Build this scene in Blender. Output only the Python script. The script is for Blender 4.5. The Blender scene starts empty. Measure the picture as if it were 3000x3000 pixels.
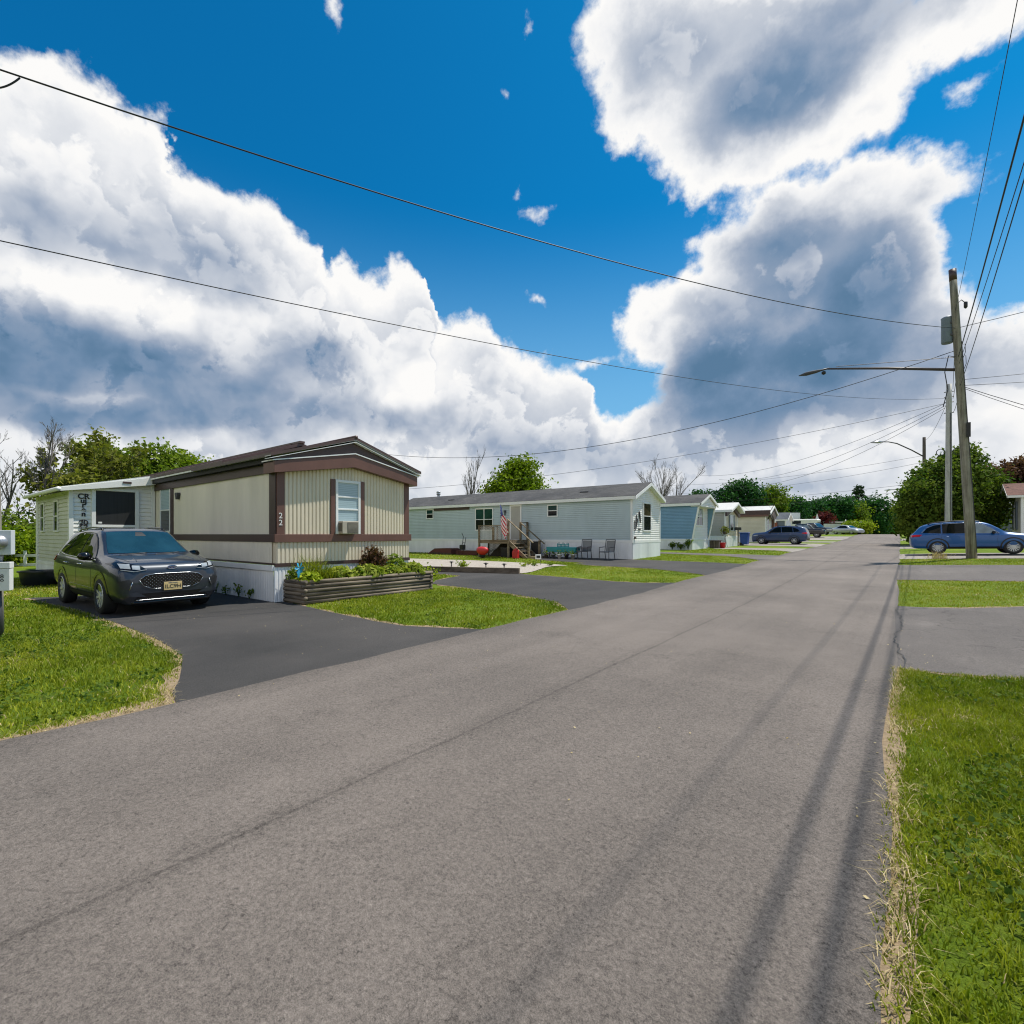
import bpy, bmesh, math, random
import numpy as np
from mathutils import Vector, Matrix
from mathutils.bvhtree import BVHTree
R = math.radians
scene = bpy.context.scene
COL = scene.collection
random.seed(7)
rng = np.random.default_rng(7)

# ---------------------------------------------------------------- camera
cam_d = bpy.data.cameras.new("camera")
cam = bpy.data.objects.new("camera", cam_d)
COL.objects.link(cam)
cam.location = (0, 0, 1.55)
cam.rotation_euler = (R(90), 0, R(38.17))
cam_d.sensor_width = 36
cam_d.lens = 17.4
cam_d.shift_y = 0.0217
cam_d.clip_start = 0.05
cam_d.clip_end = 6000
scene.camera = cam
scene.view_settings.view_transform = 'Standard'
scene.view_settings.look = 'None'
EXPO = 0.36
scene.view_settings.exposure = EXPO
scene.view_settings.gamma = 1
scene.cycles.filter_width = 1.15
scene.cycles.max_bounces = 8
scene.cycles.use_denoising = True
scene.cycles.denoising_prefilter = 'ACCURATE'
scene.cycles.sample_clamp_indirect = 4.0
scene.cycles.sample_clamp_direct = 12.0

# ---------------------------------------------------------------- sun
SUN_AZ, SUN_EL = R(29.0), R(65.0)      # clockwise from +Y (the way the road runs) towards +X
SUN_DIR = Vector((math.sin(SUN_AZ)*math.cos(SUN_EL), math.cos(SUN_AZ)*math.cos(SUN_EL), math.sin(SUN_EL)))
sd = bpy.data.lights.new("sun", 'SUN')
sd.energy = 4.7
sd.angle = R(0.53)
sd.color = (1.0, 0.95, 0.86)
sun = bpy.data.objects.new("sun", sd)
COL.objects.link(sun)
sun.rotation_euler = SUN_DIR.to_track_quat('Z', 'Y').to_euler()
# ---------------------------------------------------------------- sky and clouds
CLOUD_TOP = [(-97.03, 28.22), (-90.82, 30.63), (-86.86, 34.77), (-84.14, 34.8), (-82.97, 34.7), (-81.96, 34.88), (-80.91, 35.34), (-79.16, 36.57), (-77.07, 36.03), (-75.85, 35.25), (-73.56, 35.64), (-72.22, 34.1), (-71.95, 32.82), (-71.12, 32.12), (-68.84, 31.79), (-66.45, 31.4), (-63.94, 31.71), (-61.99, 30.27), (-59.97, 28.98), (-59.29, 27.09), (-58.42, 28.09), (-57.55, 29.23), (-55.41, 27.93), (-53.59, 27.86), (-50.62, 29.06), (-48.34, 27.75), (-47.57, 25.63), (-49.1, 23.27), (-47.18, 22.56), (-44.08, 22.54), (-40.54, 22.97), (-38.57, 21.29), (-36.59, 19.72), (-33.44, 19.14), (-31.09, 18.01), (-30.32, 15.1), (-27.62, 12.8), (-24.6, 14.47), (-20.93, 15.64), (-17.4, 16.01), (-9.28, 15.68), (-0.99, 14.92), (2.59, 16.44), (4.47, 17.06), (5.82, 17.36), (7.8, 17.56), (12.98, 16.96), (19.6, 13.74)]
COVER = [(-9.28, 44.46, 16.88, 4.96, 1.0), (-20.93, 43.58, 9.31, 5.17, 1.0), (-14.02, 38.96, 10.8, 4.81, 1.0), (-6.34, 37.62, 7.42, 4.01, 1.0), (-17.05, 36.38, 5.15, 3.59, 1.0), (-17.74, 33.52, 2.43, 2.06, 1.0), (-2.0, 35.16, 3.35, 2.56, 1.0), (3.71, 38.06, 5.72, 2.74, 1.0), (-24.23, 39.58, 4.83, 2.51, 1.0), (-11.45, 34.72, 5.67, 2.62, 1.0), (-5.22, 33.99, 3.06, 2.05, 1.0), (7.03, 37.78, 3.94, 2.09, 1.0), (-9.59, 30.3, 4.57, 2.33, 1.0), (-3.05, 29.55, 6.09, 2.32, 1.0), (2.59, 27.7, 4.32, 2.35, 1.0), (-14.35, 28.06, 3.64, 2.53, 1.0), (-9.28, 24.79, 9.08, 6.26, 1.0), (-17.4, 23.21, 7.23, 4.05, 1.0), (-22.75, 21.91, 4.22, 3.28, 1.0), (-15.69, 18.17, 6.73, 5.59, 1.0), (-6.34, 16.79, 9.42, 4.91, 1.0), (-2.0, 21.71, 6.71, 6.59, 1.0), (1.44, 23.16, 3.76, 4.37, 1.0), (2.37, 16.5, 2.74, 5.51, 1.0), (-35.41, 32.64, 1.51, 0.66, 1.0), (-36.98, 33.23, 0.69, 0.39, 1.0), (-38.37, 41.55, 0.52, 0.4, 1.0), (-39.04, 35.04, 0.32, 0.34, 1.0), (-35.21, 24.44, 0.55, 0.39, 1.0), (-57.2, 45.21, 0.78, 0.85, 1.0), (5.0, 33.28, 0.84, 0.56, 1.0), (-35.8, 46.04, 0.29, 0.28, 1.0), (-29.54, 19.17, 3.09, 0.63, 1.0)]
SHADE = [(-3.05, 40.52, 11.43, 2.8, 0.55), (-10.2, 38.27, 6.16, 2.58, 0.55), (-5.78, 39.29, 6.77, 2.6, 0.35), (-20.57, 42.11, 8.22, 4.16, 0.22), (-14.69, 36.62, 7.3, 2.57, 0.22), (-0.49, 27.28, 6.46, 2.22, 0.1), (-8.38, 21.7, 10.11, 7.09, 0.55), (-14.02, 16.97, 8.53, 4.94, 0.75), (-7.79, 14.51, 12.35, 3.51, 1.25), (-2.0, 18.62, 4.64, 6.29, 0.55), (-17.05, 15.63, 4.47, 3.07, 0.7), (-11.13, 27.98, 5.01, 2.74, 0.4), (-81.55, 15.55, 8.88, 2.93, 0.85), (-74.85, 15.02, 8.42, 2.36, 0.7), (-84.14, 12.83, 5.77, 2.35, 0.75), (-82.97, 24.82, 5.2, 2.77, 0.22), (-76.59, 25.56, 7.31, 3.02, 0.2), (-68.84, 23.84, 5.85, 3.41, 0.25), (-73.56, 10.67, 10.03, 1.87, 0.55), (-60.65, 17.84, 5.05, 2.32, 0.55), (-80.05, 9.76, 5.72, 1.43, 0.6), (-51.74, 12.66, 9.63, 1.83, 0.3), (-26.48, 9.02, 15.57, 2.26, 0.25), (-12.4, 4.79, 10.54, 1.24, 0.28), (-67.06, 13.09, 11.49, 2.95, 0.35), (-38.17, 10.36, 7.85, 2.29, 0.2)]
GLOW = [(-73.56, 21.06, 8.7, 1.68, 0.5), (-80.7, 20.48, 4.3, 1.53, 0.35), (-77.78, 11.56, 4.7, 0.41, 0.3), (-7.79, 24.75, 3.53, 1.12, 0.35), (-47.95, 17.18, 5.74, 2.13, 0.3), (-69.42, 9.21, 2.6, 1.32, 0.35)]


class NT:
    """tiny helper to wire node trees"""
    def __init__(self, tree):
        self.t = tree; self.n = tree.nodes; self.l = tree.links
    def node(self, kind, **kw):
        nd = self.n.new(kind)
        for k, v in kw.items(): setattr(nd, k, v)
        return nd
    def put(self, sock, v):
        if hasattr(v, 'is_linked') or isinstance(v, bpy.types.NodeSocket): self.l.new(v, sock)
        else: sock.default_value = v
    def math(self, op, a, b=None, c=None, clamp=False):
        nd = self.node('ShaderNodeMath', operation=op, use_clamp=clamp)
        self.put(nd.inputs[0], a)
        if b is not None: self.put(nd.inputs[1], b)
        if c is not None: self.put(nd.inputs[2], c)
        return nd.outputs[0]
    def vmath(self, op, a, b=None, c=None):
        nd = self.node('ShaderNodeVectorMath', operation=op)
        self.put(nd.inputs[0], a)
        if b is not None: self.put(nd.inputs[1], b)
        if c is not None: self.put(nd.inputs[2], c)
        return nd.outputs['Value'] if op in ('LENGTH', 'DOT_PRODUCT', 'DISTANCE') else nd.outputs[0]
    def noise(self, vec, scale, detail=4, rough=.5, dist=0, lac=2.0):
        nd = self.node('ShaderNodeTexNoise')
        if vec is not None: self.put(nd.inputs['Vector'], vec)
        nd.inputs['Scale'].default_value = scale; nd.inputs['Detail'].default_value = detail
        nd.inputs['Roughness'].default_value = rough; nd.inputs['Distortion'].default_value = dist
        nd.inputs['Lacunarity'].default_value = lac
        return nd
    def maprange(self, v, a, b, c=0., d=1., smooth=False):
        nd = self.node('ShaderNodeMapRange')
        if smooth: nd.interpolation_type = 'SMOOTHSTEP'
        self.put(nd.inputs[0], v)
        for i, q in zip((1, 2, 3, 4), (a, b, c, d)): self.put(nd.inputs[i], q)
        return nd.outputs[0]
    def mix(self, fac, a, b, blend='MIX'):
        nd = self.node('ShaderNodeMix', data_type='RGBA', blend_type=blend)
        self.put(nd.inputs[0], fac); 
        for i, q in ((6, a), (7, b)):
            if isinstance(q, tuple) and len(q) == 3: q = (*q, 1)
            self.put(nd.inputs[i], q)
        return nd.outputs[2]
    def ramp(self, fac, stops):
        nd = self.node('ShaderNodeValToRGB')
        el = nd.color_ramp.elements
        while len(el) < len(stops): el.new(.5)
        for e, (p, c) in zip(el, stops):
            e.position = p; e.color = (*c, 1) if len(c) == 3 else c
        self.put(nd.inputs[0], fac)
        return nd.outputs[0]


def build_sky():
    w = bpy.data.worlds.new("World"); scene.world = w; w.use_nodes = True
    T = NT(w.node_tree)
    for nd in list(T.n): T.n.remove(nd)
    out = T.node('ShaderNodeOutputWorld'); bg = T.node('ShaderNodeBackground')
    T.l.new(bg.outputs[0], out.inputs[0])
    ST = 0.1
    bg.inputs[1].default_value = ST
    sky = T.node('ShaderNodeTexSky', sky_type='NISHITA')
    sky.sun_disc = False; sky.sun_elevation = SUN_EL; sky.sun_rotation = SUN_AZ
    sky.air_density = 1.0; sky.dust_density = 0.6; sky.ozone_density = 3.0
    d = T.node('ShaderNodeTexCoord').outputs['Generated']
    sep = T.node('ShaderNodeSeparateXYZ'); T.l.new(d, sep.inputs[0])
    az0 = T.math('MULTIPLY', T.math('ARCTAN2', sep.outputs[0], sep.outputs[1]), 57.29578)
    el0 = T.math('MULTIPLY', T.math('ARCSINE', sep.outputs[2]), 57.29578)
    # billowing displacement of the cloud outlines
    n1 = T.noise(d, 5.0, 2, .5)
    n2 = T.noise(d, 15.0, 6, .58)
    wv = T.vmath('ADD', T.vmath('SUBTRACT', n1.outputs['Color'], (.5, .5, .5)),
                 T.vmath('MULTIPLY', T.vmath('SUBTRACT', n2.outputs['Color'], (.5, .5, .5)), (.75, .75, .75)))
    cmb = T.node('ShaderNodeCombineXYZ'); T.put(cmb.inputs[0], az0); T.put(cmb.inputs[1], el0)
    P = T.vmath('MULTIPLY_ADD', wv, (6.5, 6.5, 0.0), cmb.outputs[0])
    sp = T.node('ShaderNodeSeparateXYZ'); T.l.new(P, sp.inputs[0])

    Q = T.vmath('MULTIPLY_ADD', wv, (3.2, 3.2, 0.0), cmb.outputs[0])

    def field(blobs, base, k=.25, additive=False):
        acc = base
        for (a, e, ra, re, wgt) in blobs:
            q = T.vmath('MULTIPLY_ADD', Q if additive else P, (1/ra, 1/re, 0), (-a/ra, -e/re, 0))
            if additive:      # soft hill, summed
                v = T.math('MULTIPLY_ADD', T.vmath('LENGTH', q), -.75, 1.3, clamp=True)
                v = T.math('MULTIPLY', v, v)
                acc = T.math('MULTIPLY_ADD', v, wgt, acc)
            else:
                v = T.math('MULTIPLY_ADD', T.vmath('LENGTH', q), -min(ra, re), min(ra, re))
                acc = T.math('SMOOTH_MAX', acc, v, 2.0)
        return acc
    # the low bank on the left, its silhouette a curve over azimuth
    fc = T.node('ShaderNodeFloatCurve'); cu = fc.mapping.curves[0]
    pts = []
    for a, e in CLOUD_TOP:
        if not pts or a > pts[-1][0] + .25: pts.append((a, e))
    a0, a1 = pts[0][0], pts[-1][0]
    while len(cu.points) < len(pts): cu.points.new(.5, .5)
    for p, (a, e) in zip(cu.points, pts):
        p.location = ((a-a0)/(a1-a0), e/50); p.handle_type = 'AUTO'
    fc.mapping.update()
    T.put(fc.inputs['Value'], T.math('DIVIDE', T.math('SUBTRACT', sp.outputs[0], a0), a1-a0, clamp=True))
    bank = T.math('MULTIPLY', T.math('SUBTRACT', T.math('MULTIPLY', fc.outputs[0], 50.), sp.outputs[1]), .8)
    D = field(COVER, bank)
    # scattered cloud over the part of the sky behind the photographer
    n3 = T.noise(d, 1.6, 5, .55)
    back = T.maprange(sep.outputs[1], -.15, -.5)
    back = T.math('MULTIPLY', T.math('MULTIPLY', T.math('SUBTRACT', n3.outputs[0], .46), 60.), back)
    D = T.math('MAXIMUM', D, T.math('SUBTRACT', back, T.math('MULTIPLY', T.maprange(sep.outputs[1], -.5, -.15), 30.)))
    # ragged fringe
    n4 = T.noise(d, 40.0, 6, .62)
    D = T.math('ADD', D, T.math('MULTIPLY', T.math('SUBTRACT', n4.outputs[0], .5), 1.8))
    cover = T.maprange(D, -.3, .95, smooth=True)
    # how deep in the cloud we look: sunlit billows against grey-blue undersides
    dark = field(SHADE, 0.0, additive=True)
    glow = field(GLOW, 0.0, additive=True)
    # heaps of billows one before the other: each layer is bright on its sunward rim and greys behind it
    dv = T.vmath('ADD', d, T.vmath('MULTIPLY', wv, (.05, .05, .05)))
    sunward = (.014, .012, .020)
    sh = T.math('MULTIPLY', T.maprange(D, 0.0, 6.0, 0.0, 1.0, smooth=True), .30)
    for sc_, off_, thr, amp in ((4.6, (0., 0., 0.), 2.2, 26.0), (8.5, (3.1, 1.7, 0.), 3.0, 22.0), (14., (7.3, 2.2, 5.), 3.6, 16.0)):
        pa = T.vmath('ADD', dv, off_); pb = T.vmath('ADD', pa, sunward)
        na = T.noise(pa, sc_, 6, .56); nb = T.noise(pb, sc_, 3, .5)
        La = T.math('MULTIPLY_ADD', T.math('SUBTRACT', na.outputs[0], .5), amp, T.math('SUBTRACT', T.math('MINIMUM', D, 6.5), 2.0+thr))
        Lb = T.math('MULTIPLY_ADD', T.math('SUBTRACT', nb.outputs[0], .5), amp, T.math('SUBTRACT', T.math('MINIMUM', D, 6.5), 2.0+thr))
        ma = T.math('MULTIPLY', T.maprange(La, -.3, .9, smooth=True), .85)
        gb = T.math('MULTIPLY', T.maprange(Lb, -1.0, 5.5, 0., 1., smooth=True), .34)
        mixn = T.node('ShaderNodeMix', data_type='FLOAT'); T.put(mixn.inputs[0], ma); T.put(mixn.inputs[2], sh); T.put(mixn.inputs[3], gb); sh = mixn.outputs[0]
    soft = T.noise(dv, 3.4, 4, .5)
    dark = T.math('MULTIPLY', T.math('SUBTRACT', 1.0, T.math('EXPONENT', T.math('MULTIPLY', dark, -1.35))), .86)
    s = T.math('MULTIPLY_ADD', glow, -.55, dark)
    s = T.math('MULTIPLY_ADD', T.math('SUBTRACT', sh, .13), T.math('MULTIPLY_ADD', dark, .35, .80), s)
    s = T.math('MULTIPLY_ADD', T.math('SUBTRACT', soft.outputs[0], .5), .5, s)
    rim = T.maprange(D, 0.0, 3.2, 1.0, 0.0, smooth=True)
    s = T.math('MULTIPLY_ADD', rim, -.20, s)
    s = T.math('ADD', s, .17)
    ccol = T.ramp(s, [(0.0, (.98, .97, .955)), (.14, (.86, .87, .89)), (.32, (.59, .63, .70)), (.55, (.33, .40, .52)), (.8, (.165, .265, .41)), (1.0, (.10, .20, .33))])
    # clear air: physical sky, deepened
    skc = T.vmath('MULTIPLY', sky.outputs[0], (0.03, 0.84, 1.22))
    skc = T.mix(T.maprange(el0, 34., 7., 0., .78, smooth=True), skc, (.26*10, .56*10, .84*10))
    skc = T.vmath('SCALE', skc); skc.node.inputs['Scale'].default_value = 2.0**-EXPO
    # low clouds dissolve in the bright air near the horizon
    hz = T.maprange(el0, 0., 11., .55, 0., smooth=True)
    ccol = T.mix(hz, ccol, (.62, .68, .76))
    ccol = T.vmath('SCALE', ccol); ccol.node.inputs['Scale'].default_value = 2.0**-EXPO/ST
    col = T.mix(cover, skc, ccol)
    T.l.new(col, bg.inputs[0])
    w.cycles.sampling_method = 'MANUAL'; w.cycles.sample_map_resolution = 512

build_sky()

# ---------------------------------------------------------------- materials
MATS = {}
def new_mat(name):
    m = bpy.data.materials.new(name); m.use_nodes = True
    T = NT(m.node_tree); b = T.n['Principled BSDF']
    MATS[name] = m
    return m, T, b

def pmat(name, col, rough=.6, var=.12, scale=3.0, bump=0., bscale=40., metallic=0., coat=0., spec=.5, coat_r=.06, streak=None, col2=None):
    """painted / plain surface with soft blotches, dirt and optional relief"""
    m, T, b = new_mat(name)
    co = T.node('ShaderNodeTexCoord').outputs['Object']
    vec = co
    if streak:
        mp = T.node('ShaderNodeMapping'); mp.inputs['Scale'].default_value = streak; T.l.new(co, mp.inputs[0]); vec = mp.outputs[0]
    n = T.noise(vec, scale, 6, .6)
    lo = tuple(c*(1-var) for c in col); hi = tuple(min(1, c*(1+var)) for c in col)
    if col2: lo, hi = col, col2
    c = T.ramp(n.outputs[0], [(.3, lo), (.7, hi)])
    T.l.new(c, b.inputs['Base Color'])
    b.inputs['Roughness'].default_value = rough
    b.inputs['Metallic'].default_value = metallic
    b.inputs['Specular IOR Level'].default_value = spec
    if coat: b.inputs['Coat Weight'].default_value = coat; b.inputs['Coat Roughness'].default_value = coat_r
    if bump:
        n2 = T.noise(vec, bscale, 5, .6)
        bp = T.node('ShaderNodeBump'); bp.inputs['Strength'].default_value = bump; bp.inputs['Distance'].default_value = .01
        T.l.new(n2.outputs[0], bp.inputs['Height']); T.l.new(bp.outputs[0], b.inputs['Normal'])
    return m

def asphalt(name, base, warm, seam=False, speck=.5, crack=0.):
    m, T, b = new_mat(name)
    co = T.node('ShaderNodeTexCoord').outputs['Object']
    sep = T.node('ShaderNodeSeparateXYZ'); T.l.new(co, sep.inputs[0])
    big = T.noise(co, .35, 4, .55); mid = T.noise(co, 3.2, 5, .62); fine = T.noise(co, 60, 5, .8); grit = T.noise(co, 170, 3, .75); lane = T.noise(T.vmath('MULTIPLY', co, (1.6, .10, 1)), 1.0, 4, .6)
    v = T.math('MULTIPLY_ADD', T.math('SUBTRACT', big.outputs[0], .5), .5, 1.0)
    v = T.math('MULTIPLY_ADD', T.math('SUBTRACT', mid.outputs[0], .5), .20, v)
    v = T.math('MULTIPLY_ADD', T.math('SUBTRACT', lane.outputs[0], .5), .42, v)
    v = T.math('MULTIPLY_ADD', T.math('SUBTRACT', fine.outputs[0], .5), speck*5.4, v)
    v = T.math('MULTIPLY_ADD', T.math('SUBTRACT', grit.outputs[0], .5), speck*3.4, v)
    pit = T.noise(co, 34, 4, .7); v = T.math('SUBTRACT', v, T.maprange(pit.outputs[0], .42, .30, 0., .9*speck)); v = T.math('ADD', v, T.maprange(pit.outputs[0], .62, .74, 0., .8*speck))
    # pale stones in the binder
    vor = T.node('ShaderNodeTexVoronoi'); vor.inputs['Scale'].default_value = 70; T.l.new(co, vor.inputs['Vector'])
    st = T.math('GREATER_THAN', T.noise(co, 60, 1, .5).outputs[0], .68)
    st = T.math('MULTIPLY', st, T.maprange(vor.outputs['Distance'], .0, .28, 1, 0))
    v = T.math('MULTIPLY_ADD', st, .9*speck, v)
    wob = T.noise(co, .8, 4, .6)
    if seam:
        xw = T.math('MULTIPLY_ADD', T.math('SUBTRACT', wob.outputs[0], .5), .10, sep.outputs[0])
        dd = T.math('ABSOLUTE', T.math('ADD', xw, 2.66))
        line = T.maprange(dd, .004, .026, .26, 0)
        band = T.maprange(dd, .02, .22, .14, 0, smooth=True)
        v = T.math('SUBTRACT', T.math('SUBTRACT', v, line), T.math('MULTIPLY', band, T.maprange(mid.outputs[0], .35, .65)))
        # cable shadow painted as a darker band along the right-hand edge, worn wheel paths
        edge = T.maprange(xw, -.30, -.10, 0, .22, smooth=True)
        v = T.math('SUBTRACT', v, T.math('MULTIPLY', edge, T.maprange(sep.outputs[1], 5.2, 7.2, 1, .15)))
        edge2 = T.maprange(xw, -5.25, -4.7, .22, 0, smooth=True)
        v = T.math('SUBTRACT', v, edge2)
    if crack:
        cv = T.node('ShaderNodeTexVoronoi', feature='DISTANCE_TO_EDGE'); cv.inputs['Scale'].default_value = .9
        T.l.new(T.vmath('MULTIPLY_ADD', T.noise(co, 2.2, 5, .6).outputs['Color'], (.9, .9, 0), co), cv.inputs['Vector'])
        ck = T.maprange(cv.outputs['Distance'], .0, .018, crack, 0)
        ck = T.math('MULTIPLY', ck, T.maprange(T.noise(co, .6, 2, .5).outputs[0], .42, .58))
        v = T.math('SUBTRACT', v, ck)
    # oil spots and dusty worn places
    ds = T.noise(T.vmath('ADD', co, (17., 5., 0.)), .9, 5, .65)
    v = T.math('SUBTRACT', v, T.maprange(ds.outputs[0], .62, .74, 0., .20))
    v = T.math('ADD', v, T.math('MULTIPLY', T.maprange(ds.outputs[0], .40, .28, 0., .22), 1.0 if not seam else .6))
    v = T.math('MAXIMUM', v, .15)
    col = T.mix(T.maprange(big.outputs[0], .35, .65), base, warm)
    col = T.vmath('SCALE', col); T.put(col.node.inputs['Scale'], v)
    T.l.new(col, b.inputs['Base Color'])
    b.inputs['Roughness'].default_value = .85
    b.inputs['Specular IOR Level'].default_value = .3
    bp = T.node('ShaderNodeBump'); bp.inputs['Strength'].default_value = .8; bp.inputs['Distance'].default_value = .010
    T.l.new(T.math('ADD', fine.outputs[0], grit.outputs[0]), bp.inputs['Height']); T.l.new(bp.outputs[0], b.inputs['Normal'])
    return m

def lawn_mat():
    m, T, b = new_mat('lawn')
    co = T.node('ShaderNodeTexCoord').outputs['Object']
    n1 = T.noise(co, .45, 5, .6); n2 = T.noise(co, 3.5, 6, .7); n3 = T.noise(co, 45, 5, .75)
    f = T.math('ADD', T.math('MULTIPLY', n1.outputs[0], .6), T.math('MULTIPLY', n2.outputs[0], .4))
    c = T.ramp(f, [(.34, (.075, .135, .006)), (.5, (.125, .185, .010)), (.62, (.18, .215, .022)), (.74, (.28, .235, .07))])
    v = T.maprange(n3.outputs[0], .3, .7, .45, 1.5)
    c = T.vmath('SCALE', c); T.put(c.node.inputs['Scale'], v)
    T.l.new(c, b.inputs['Base Color']); b.inputs['Roughness'].default_value = .9; b.inputs['Specular IOR Level'].default_value = .15
    bp = T.node('ShaderNodeBump'); bp.inputs['Strength'].default_value = .9; bp.inputs['Distance'].default_value = .05
    T.l.new(n3.outputs[0], bp.inputs['Height']); T.l.new(bp.outputs[0], b.inputs['Normal'])
    return m

def leaf_mat(name, c1, c2, trans=.35, rough=.75):
    m, T, b = new_mat(name)
    at = T.node('ShaderNodeAttribute', attribute_name='tint')
    c = T.mix(at.outputs['Fac'], c1, c2)
    T.l.new(c, b.inputs['Base Color']); b.inputs['Roughness'].default_value = rough; b.inputs['Specular IOR Level'].default_value = .10
    tr = T.node('ShaderNodeBsdfTranslucent'); T.l.new(T.mix(1.0, c, (1.0, 1.15, .45), 'MULTIPLY'), tr.inputs[0])
    mx = T.node('ShaderNodeMixShader'); mx.inputs[0].default_value = trans
    T.l.new(b.outputs[0], mx.inputs[1]); T.l.new(tr.outputs[0], mx.inputs[2])
    T.l.new(mx.outputs[0], T.n['Material Output'].inputs[0])
    return m

def glass_mat(name, col, rough=.03, stripes=None, spec=.6):
    m, T, b = new_mat(name)
    co = T.node('ShaderNodeTexCoord').outputs['Object']
    if stripes:
        sep = T.node('ShaderNodeSeparateXYZ'); T.l.new(co, sep.inputs[0])
        s = T.math('FRACT', T.math('MULTIPLY', sep.outputs[2], stripes))
        s = T.maprange(s, .05, .25, .6, 1)
        c = T.vmath('SCALE', (*col,)); T.put(c.node.inputs['Scale'], s)
        T.l.new(c, b.inputs['Base Color'])
    else:
        n = T.noise(co, 2.0, 3, .5)
        c = T.ramp(n.outputs[0], [(.3, tuple(x*.7 for x in col)), (.7, tuple(x*1.3 for x in col))])
        T.l.new(c, b.inputs['Base Color'])
    b.inputs['Roughness'].default_value = rough; b.inputs['Specular IOR Level'].default_value = spec
    return m

def wood_mat(name, c1, c2, axis=2, scale=14., rough=.85, crackcol=None):
    m, T, b = new_mat(name)
    co = T.node('ShaderNodeTexCoord').outputs['Object']
    mp = T.node('ShaderNodeMapping'); sc = [scale, scale, scale]; sc[axis] = scale*.06; mp.inputs['Scale'].default_value = sc
    T.l.new(co, mp.inputs[0])
    n = T.noise(mp.outputs[0], 1.0, 8, .7); n2 = T.noise(co, 1.1, 4, .6)
    f = T.math('ADD', T.math('MULTIPLY', n.outputs[0], .7), T.math('MULTIPLY', n2.outputs[0], .3))
    c = T.ramp(f, [(.36, tuple(x*.45 for x in c1)), (.45, c1), (.6, c2)])
    T.l.new(c, b.inputs['Base Color']); b.inputs['Roughness'].default_value = rough
    bp = T.node('ShaderNodeBump'); bp.inputs['Strength'].default_value = .6; bp.inputs['Distance'].default_value = .01
    T.l.new(n.outputs[0], bp.inputs['Height']); T.l.new(bp.outputs[0], b.inputs['Normal'])
    return m

def gravel_mat():
    m, T, b = new_mat('pale_gravel')
    co = T.node('ShaderNodeTexCoord').outputs['Object']
    v = T.node('ShaderNodeTexVoronoi'); v.inputs['Scale'].default_value = 22; T.l.new(co, v.inputs['Vector'])
    c = T.mix(v.outputs['Color'], (.26, .22, .18), (.46, .41, .35))
    n = T.noise(co, 1.2, 4, .6)
    c = T.mix(T.maprange(n.outputs[0], .55, .72, 0, .5), c, (.25, .20, .15))
    T.l.new(c, b.inputs['Base Color']); b.inputs['Roughness'].default_value = .9
    bp = T.node('ShaderNodeBump'); bp.inputs['Strength'].default_value = .8; bp.inputs['Distance'].default_value = .03; bp.invert = True
    T.l.new(v.outputs['Distance'], bp.inputs['Height']); T.l.new(bp.outputs[0], b.inputs['Normal'])
    return m

def shingle_mat(name, c1, c2):
    m, T, b = new_mat(name)
    co = T.node('ShaderNodeTexCoord').outputs['Object']
    n = T.noise(co, .7, 5, .6); n2 = T.noise(co, 30, 4, .7)
    br = T.node('ShaderNodeTexBrick'); br.inputs['Scale'].default_value = 1.0
    for k, q in (('Brick Width', .3), ('Row Height', .14), ('Mortar Size', .006)): br.inputs[k].default_value = q
    br.inputs['Color1'].default_value = (.75, .75, .75, 1); br.inputs['Color2'].default_value = (1.15, 1.15, 1.15, 1); br.inputs['Mortar'].default_value = (.5, .5, .5, 1)
    T.l.new(co, br.inputs['Vector'])
    c = T.ramp(n.outputs[0], [(.35, c1), (.68, c2)])
    c = T.mix(1., c, br.outputs[0], 'MULTIPLY')
    c = T.mix(1., c, T.ramp(n2.outputs[0], [(.3, (.7, .7, .7)), (.7, (1.25, 1.25, 1.25))]), 'MULTIPLY')
    T.l.new(c, b.inputs['Base Color']); b.inputs['Roughness'].default_value = .92
    return m

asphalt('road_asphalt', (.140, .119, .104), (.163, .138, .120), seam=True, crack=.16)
asphalt('sealed_asphalt', (.040, .038, .037), (.058, .053, .050), speck=.42)
asphalt('old_asphalt', (.105, .092, .085), (.128, .112, .101), speck=.45, crack=.5)
asphalt('pale_concrete', (.22, .195, .172), (.27, .24, .21), speck=.22)
lawn_mat(); gravel_mat()
pmat('soil', (.17, .12, .07), .95, .5, 22, 1., 90, col2=(.32, .235, .14))
pmat('dark_soil_and_shade', (.035, .026, .018), .95, .4, 9, .8, 60)
pmat('tan_metal', (.70, .61, .46), .5, .12, 1.2, streak=(1, 1, .25))
pmat('tan_side', (.75, .69, .575), .5, .11, 1.2, streak=(1, 1, .25))
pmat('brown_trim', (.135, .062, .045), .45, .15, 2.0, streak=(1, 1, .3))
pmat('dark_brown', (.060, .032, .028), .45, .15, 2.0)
pmat('brown_roof', (.085, .048, .042), .42, .2, 2.0)
pmat('shadow_gap', (.012, .011, .011), .7)
pmat('white_vinyl', (.82, .80, .75), .45, .06, 1.6, streak=(1, 1, .3))
pmat('white_trim', (.78, .78, .76), .42, .05, 2)
pmat('white_skirt', (.80, .80, .80), .45, .15, 1.1, streak=(1, 1, .2))
pmat('green_white_vinyl', (.56, .57, .48), .45, .08, 1.6)
pmat('blue_grey_vinyl', (.43, .515, .54), .45, .07, 1.4, streak=(1, 1, .4))
pmat('mid_blue_vinyl', (.155, .30, .45), .45, .07, 1.4)
pmat('grey_beige_vinyl', (.40, .385, .34), .5, .07, 1.4)
pmat('beige_vinyl', (.66, .57, .43), .5, .07, 1.4)
pmat('cream_vinyl', (.60, .57, .45), .5, .07, 1.4)
pmat('slate_vinyl', (.13, .16, .20), .5, .1, 1.4)
pmat('pale_metal_roof', (.56, .55, .52), .4, .1, 1.2)
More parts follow.
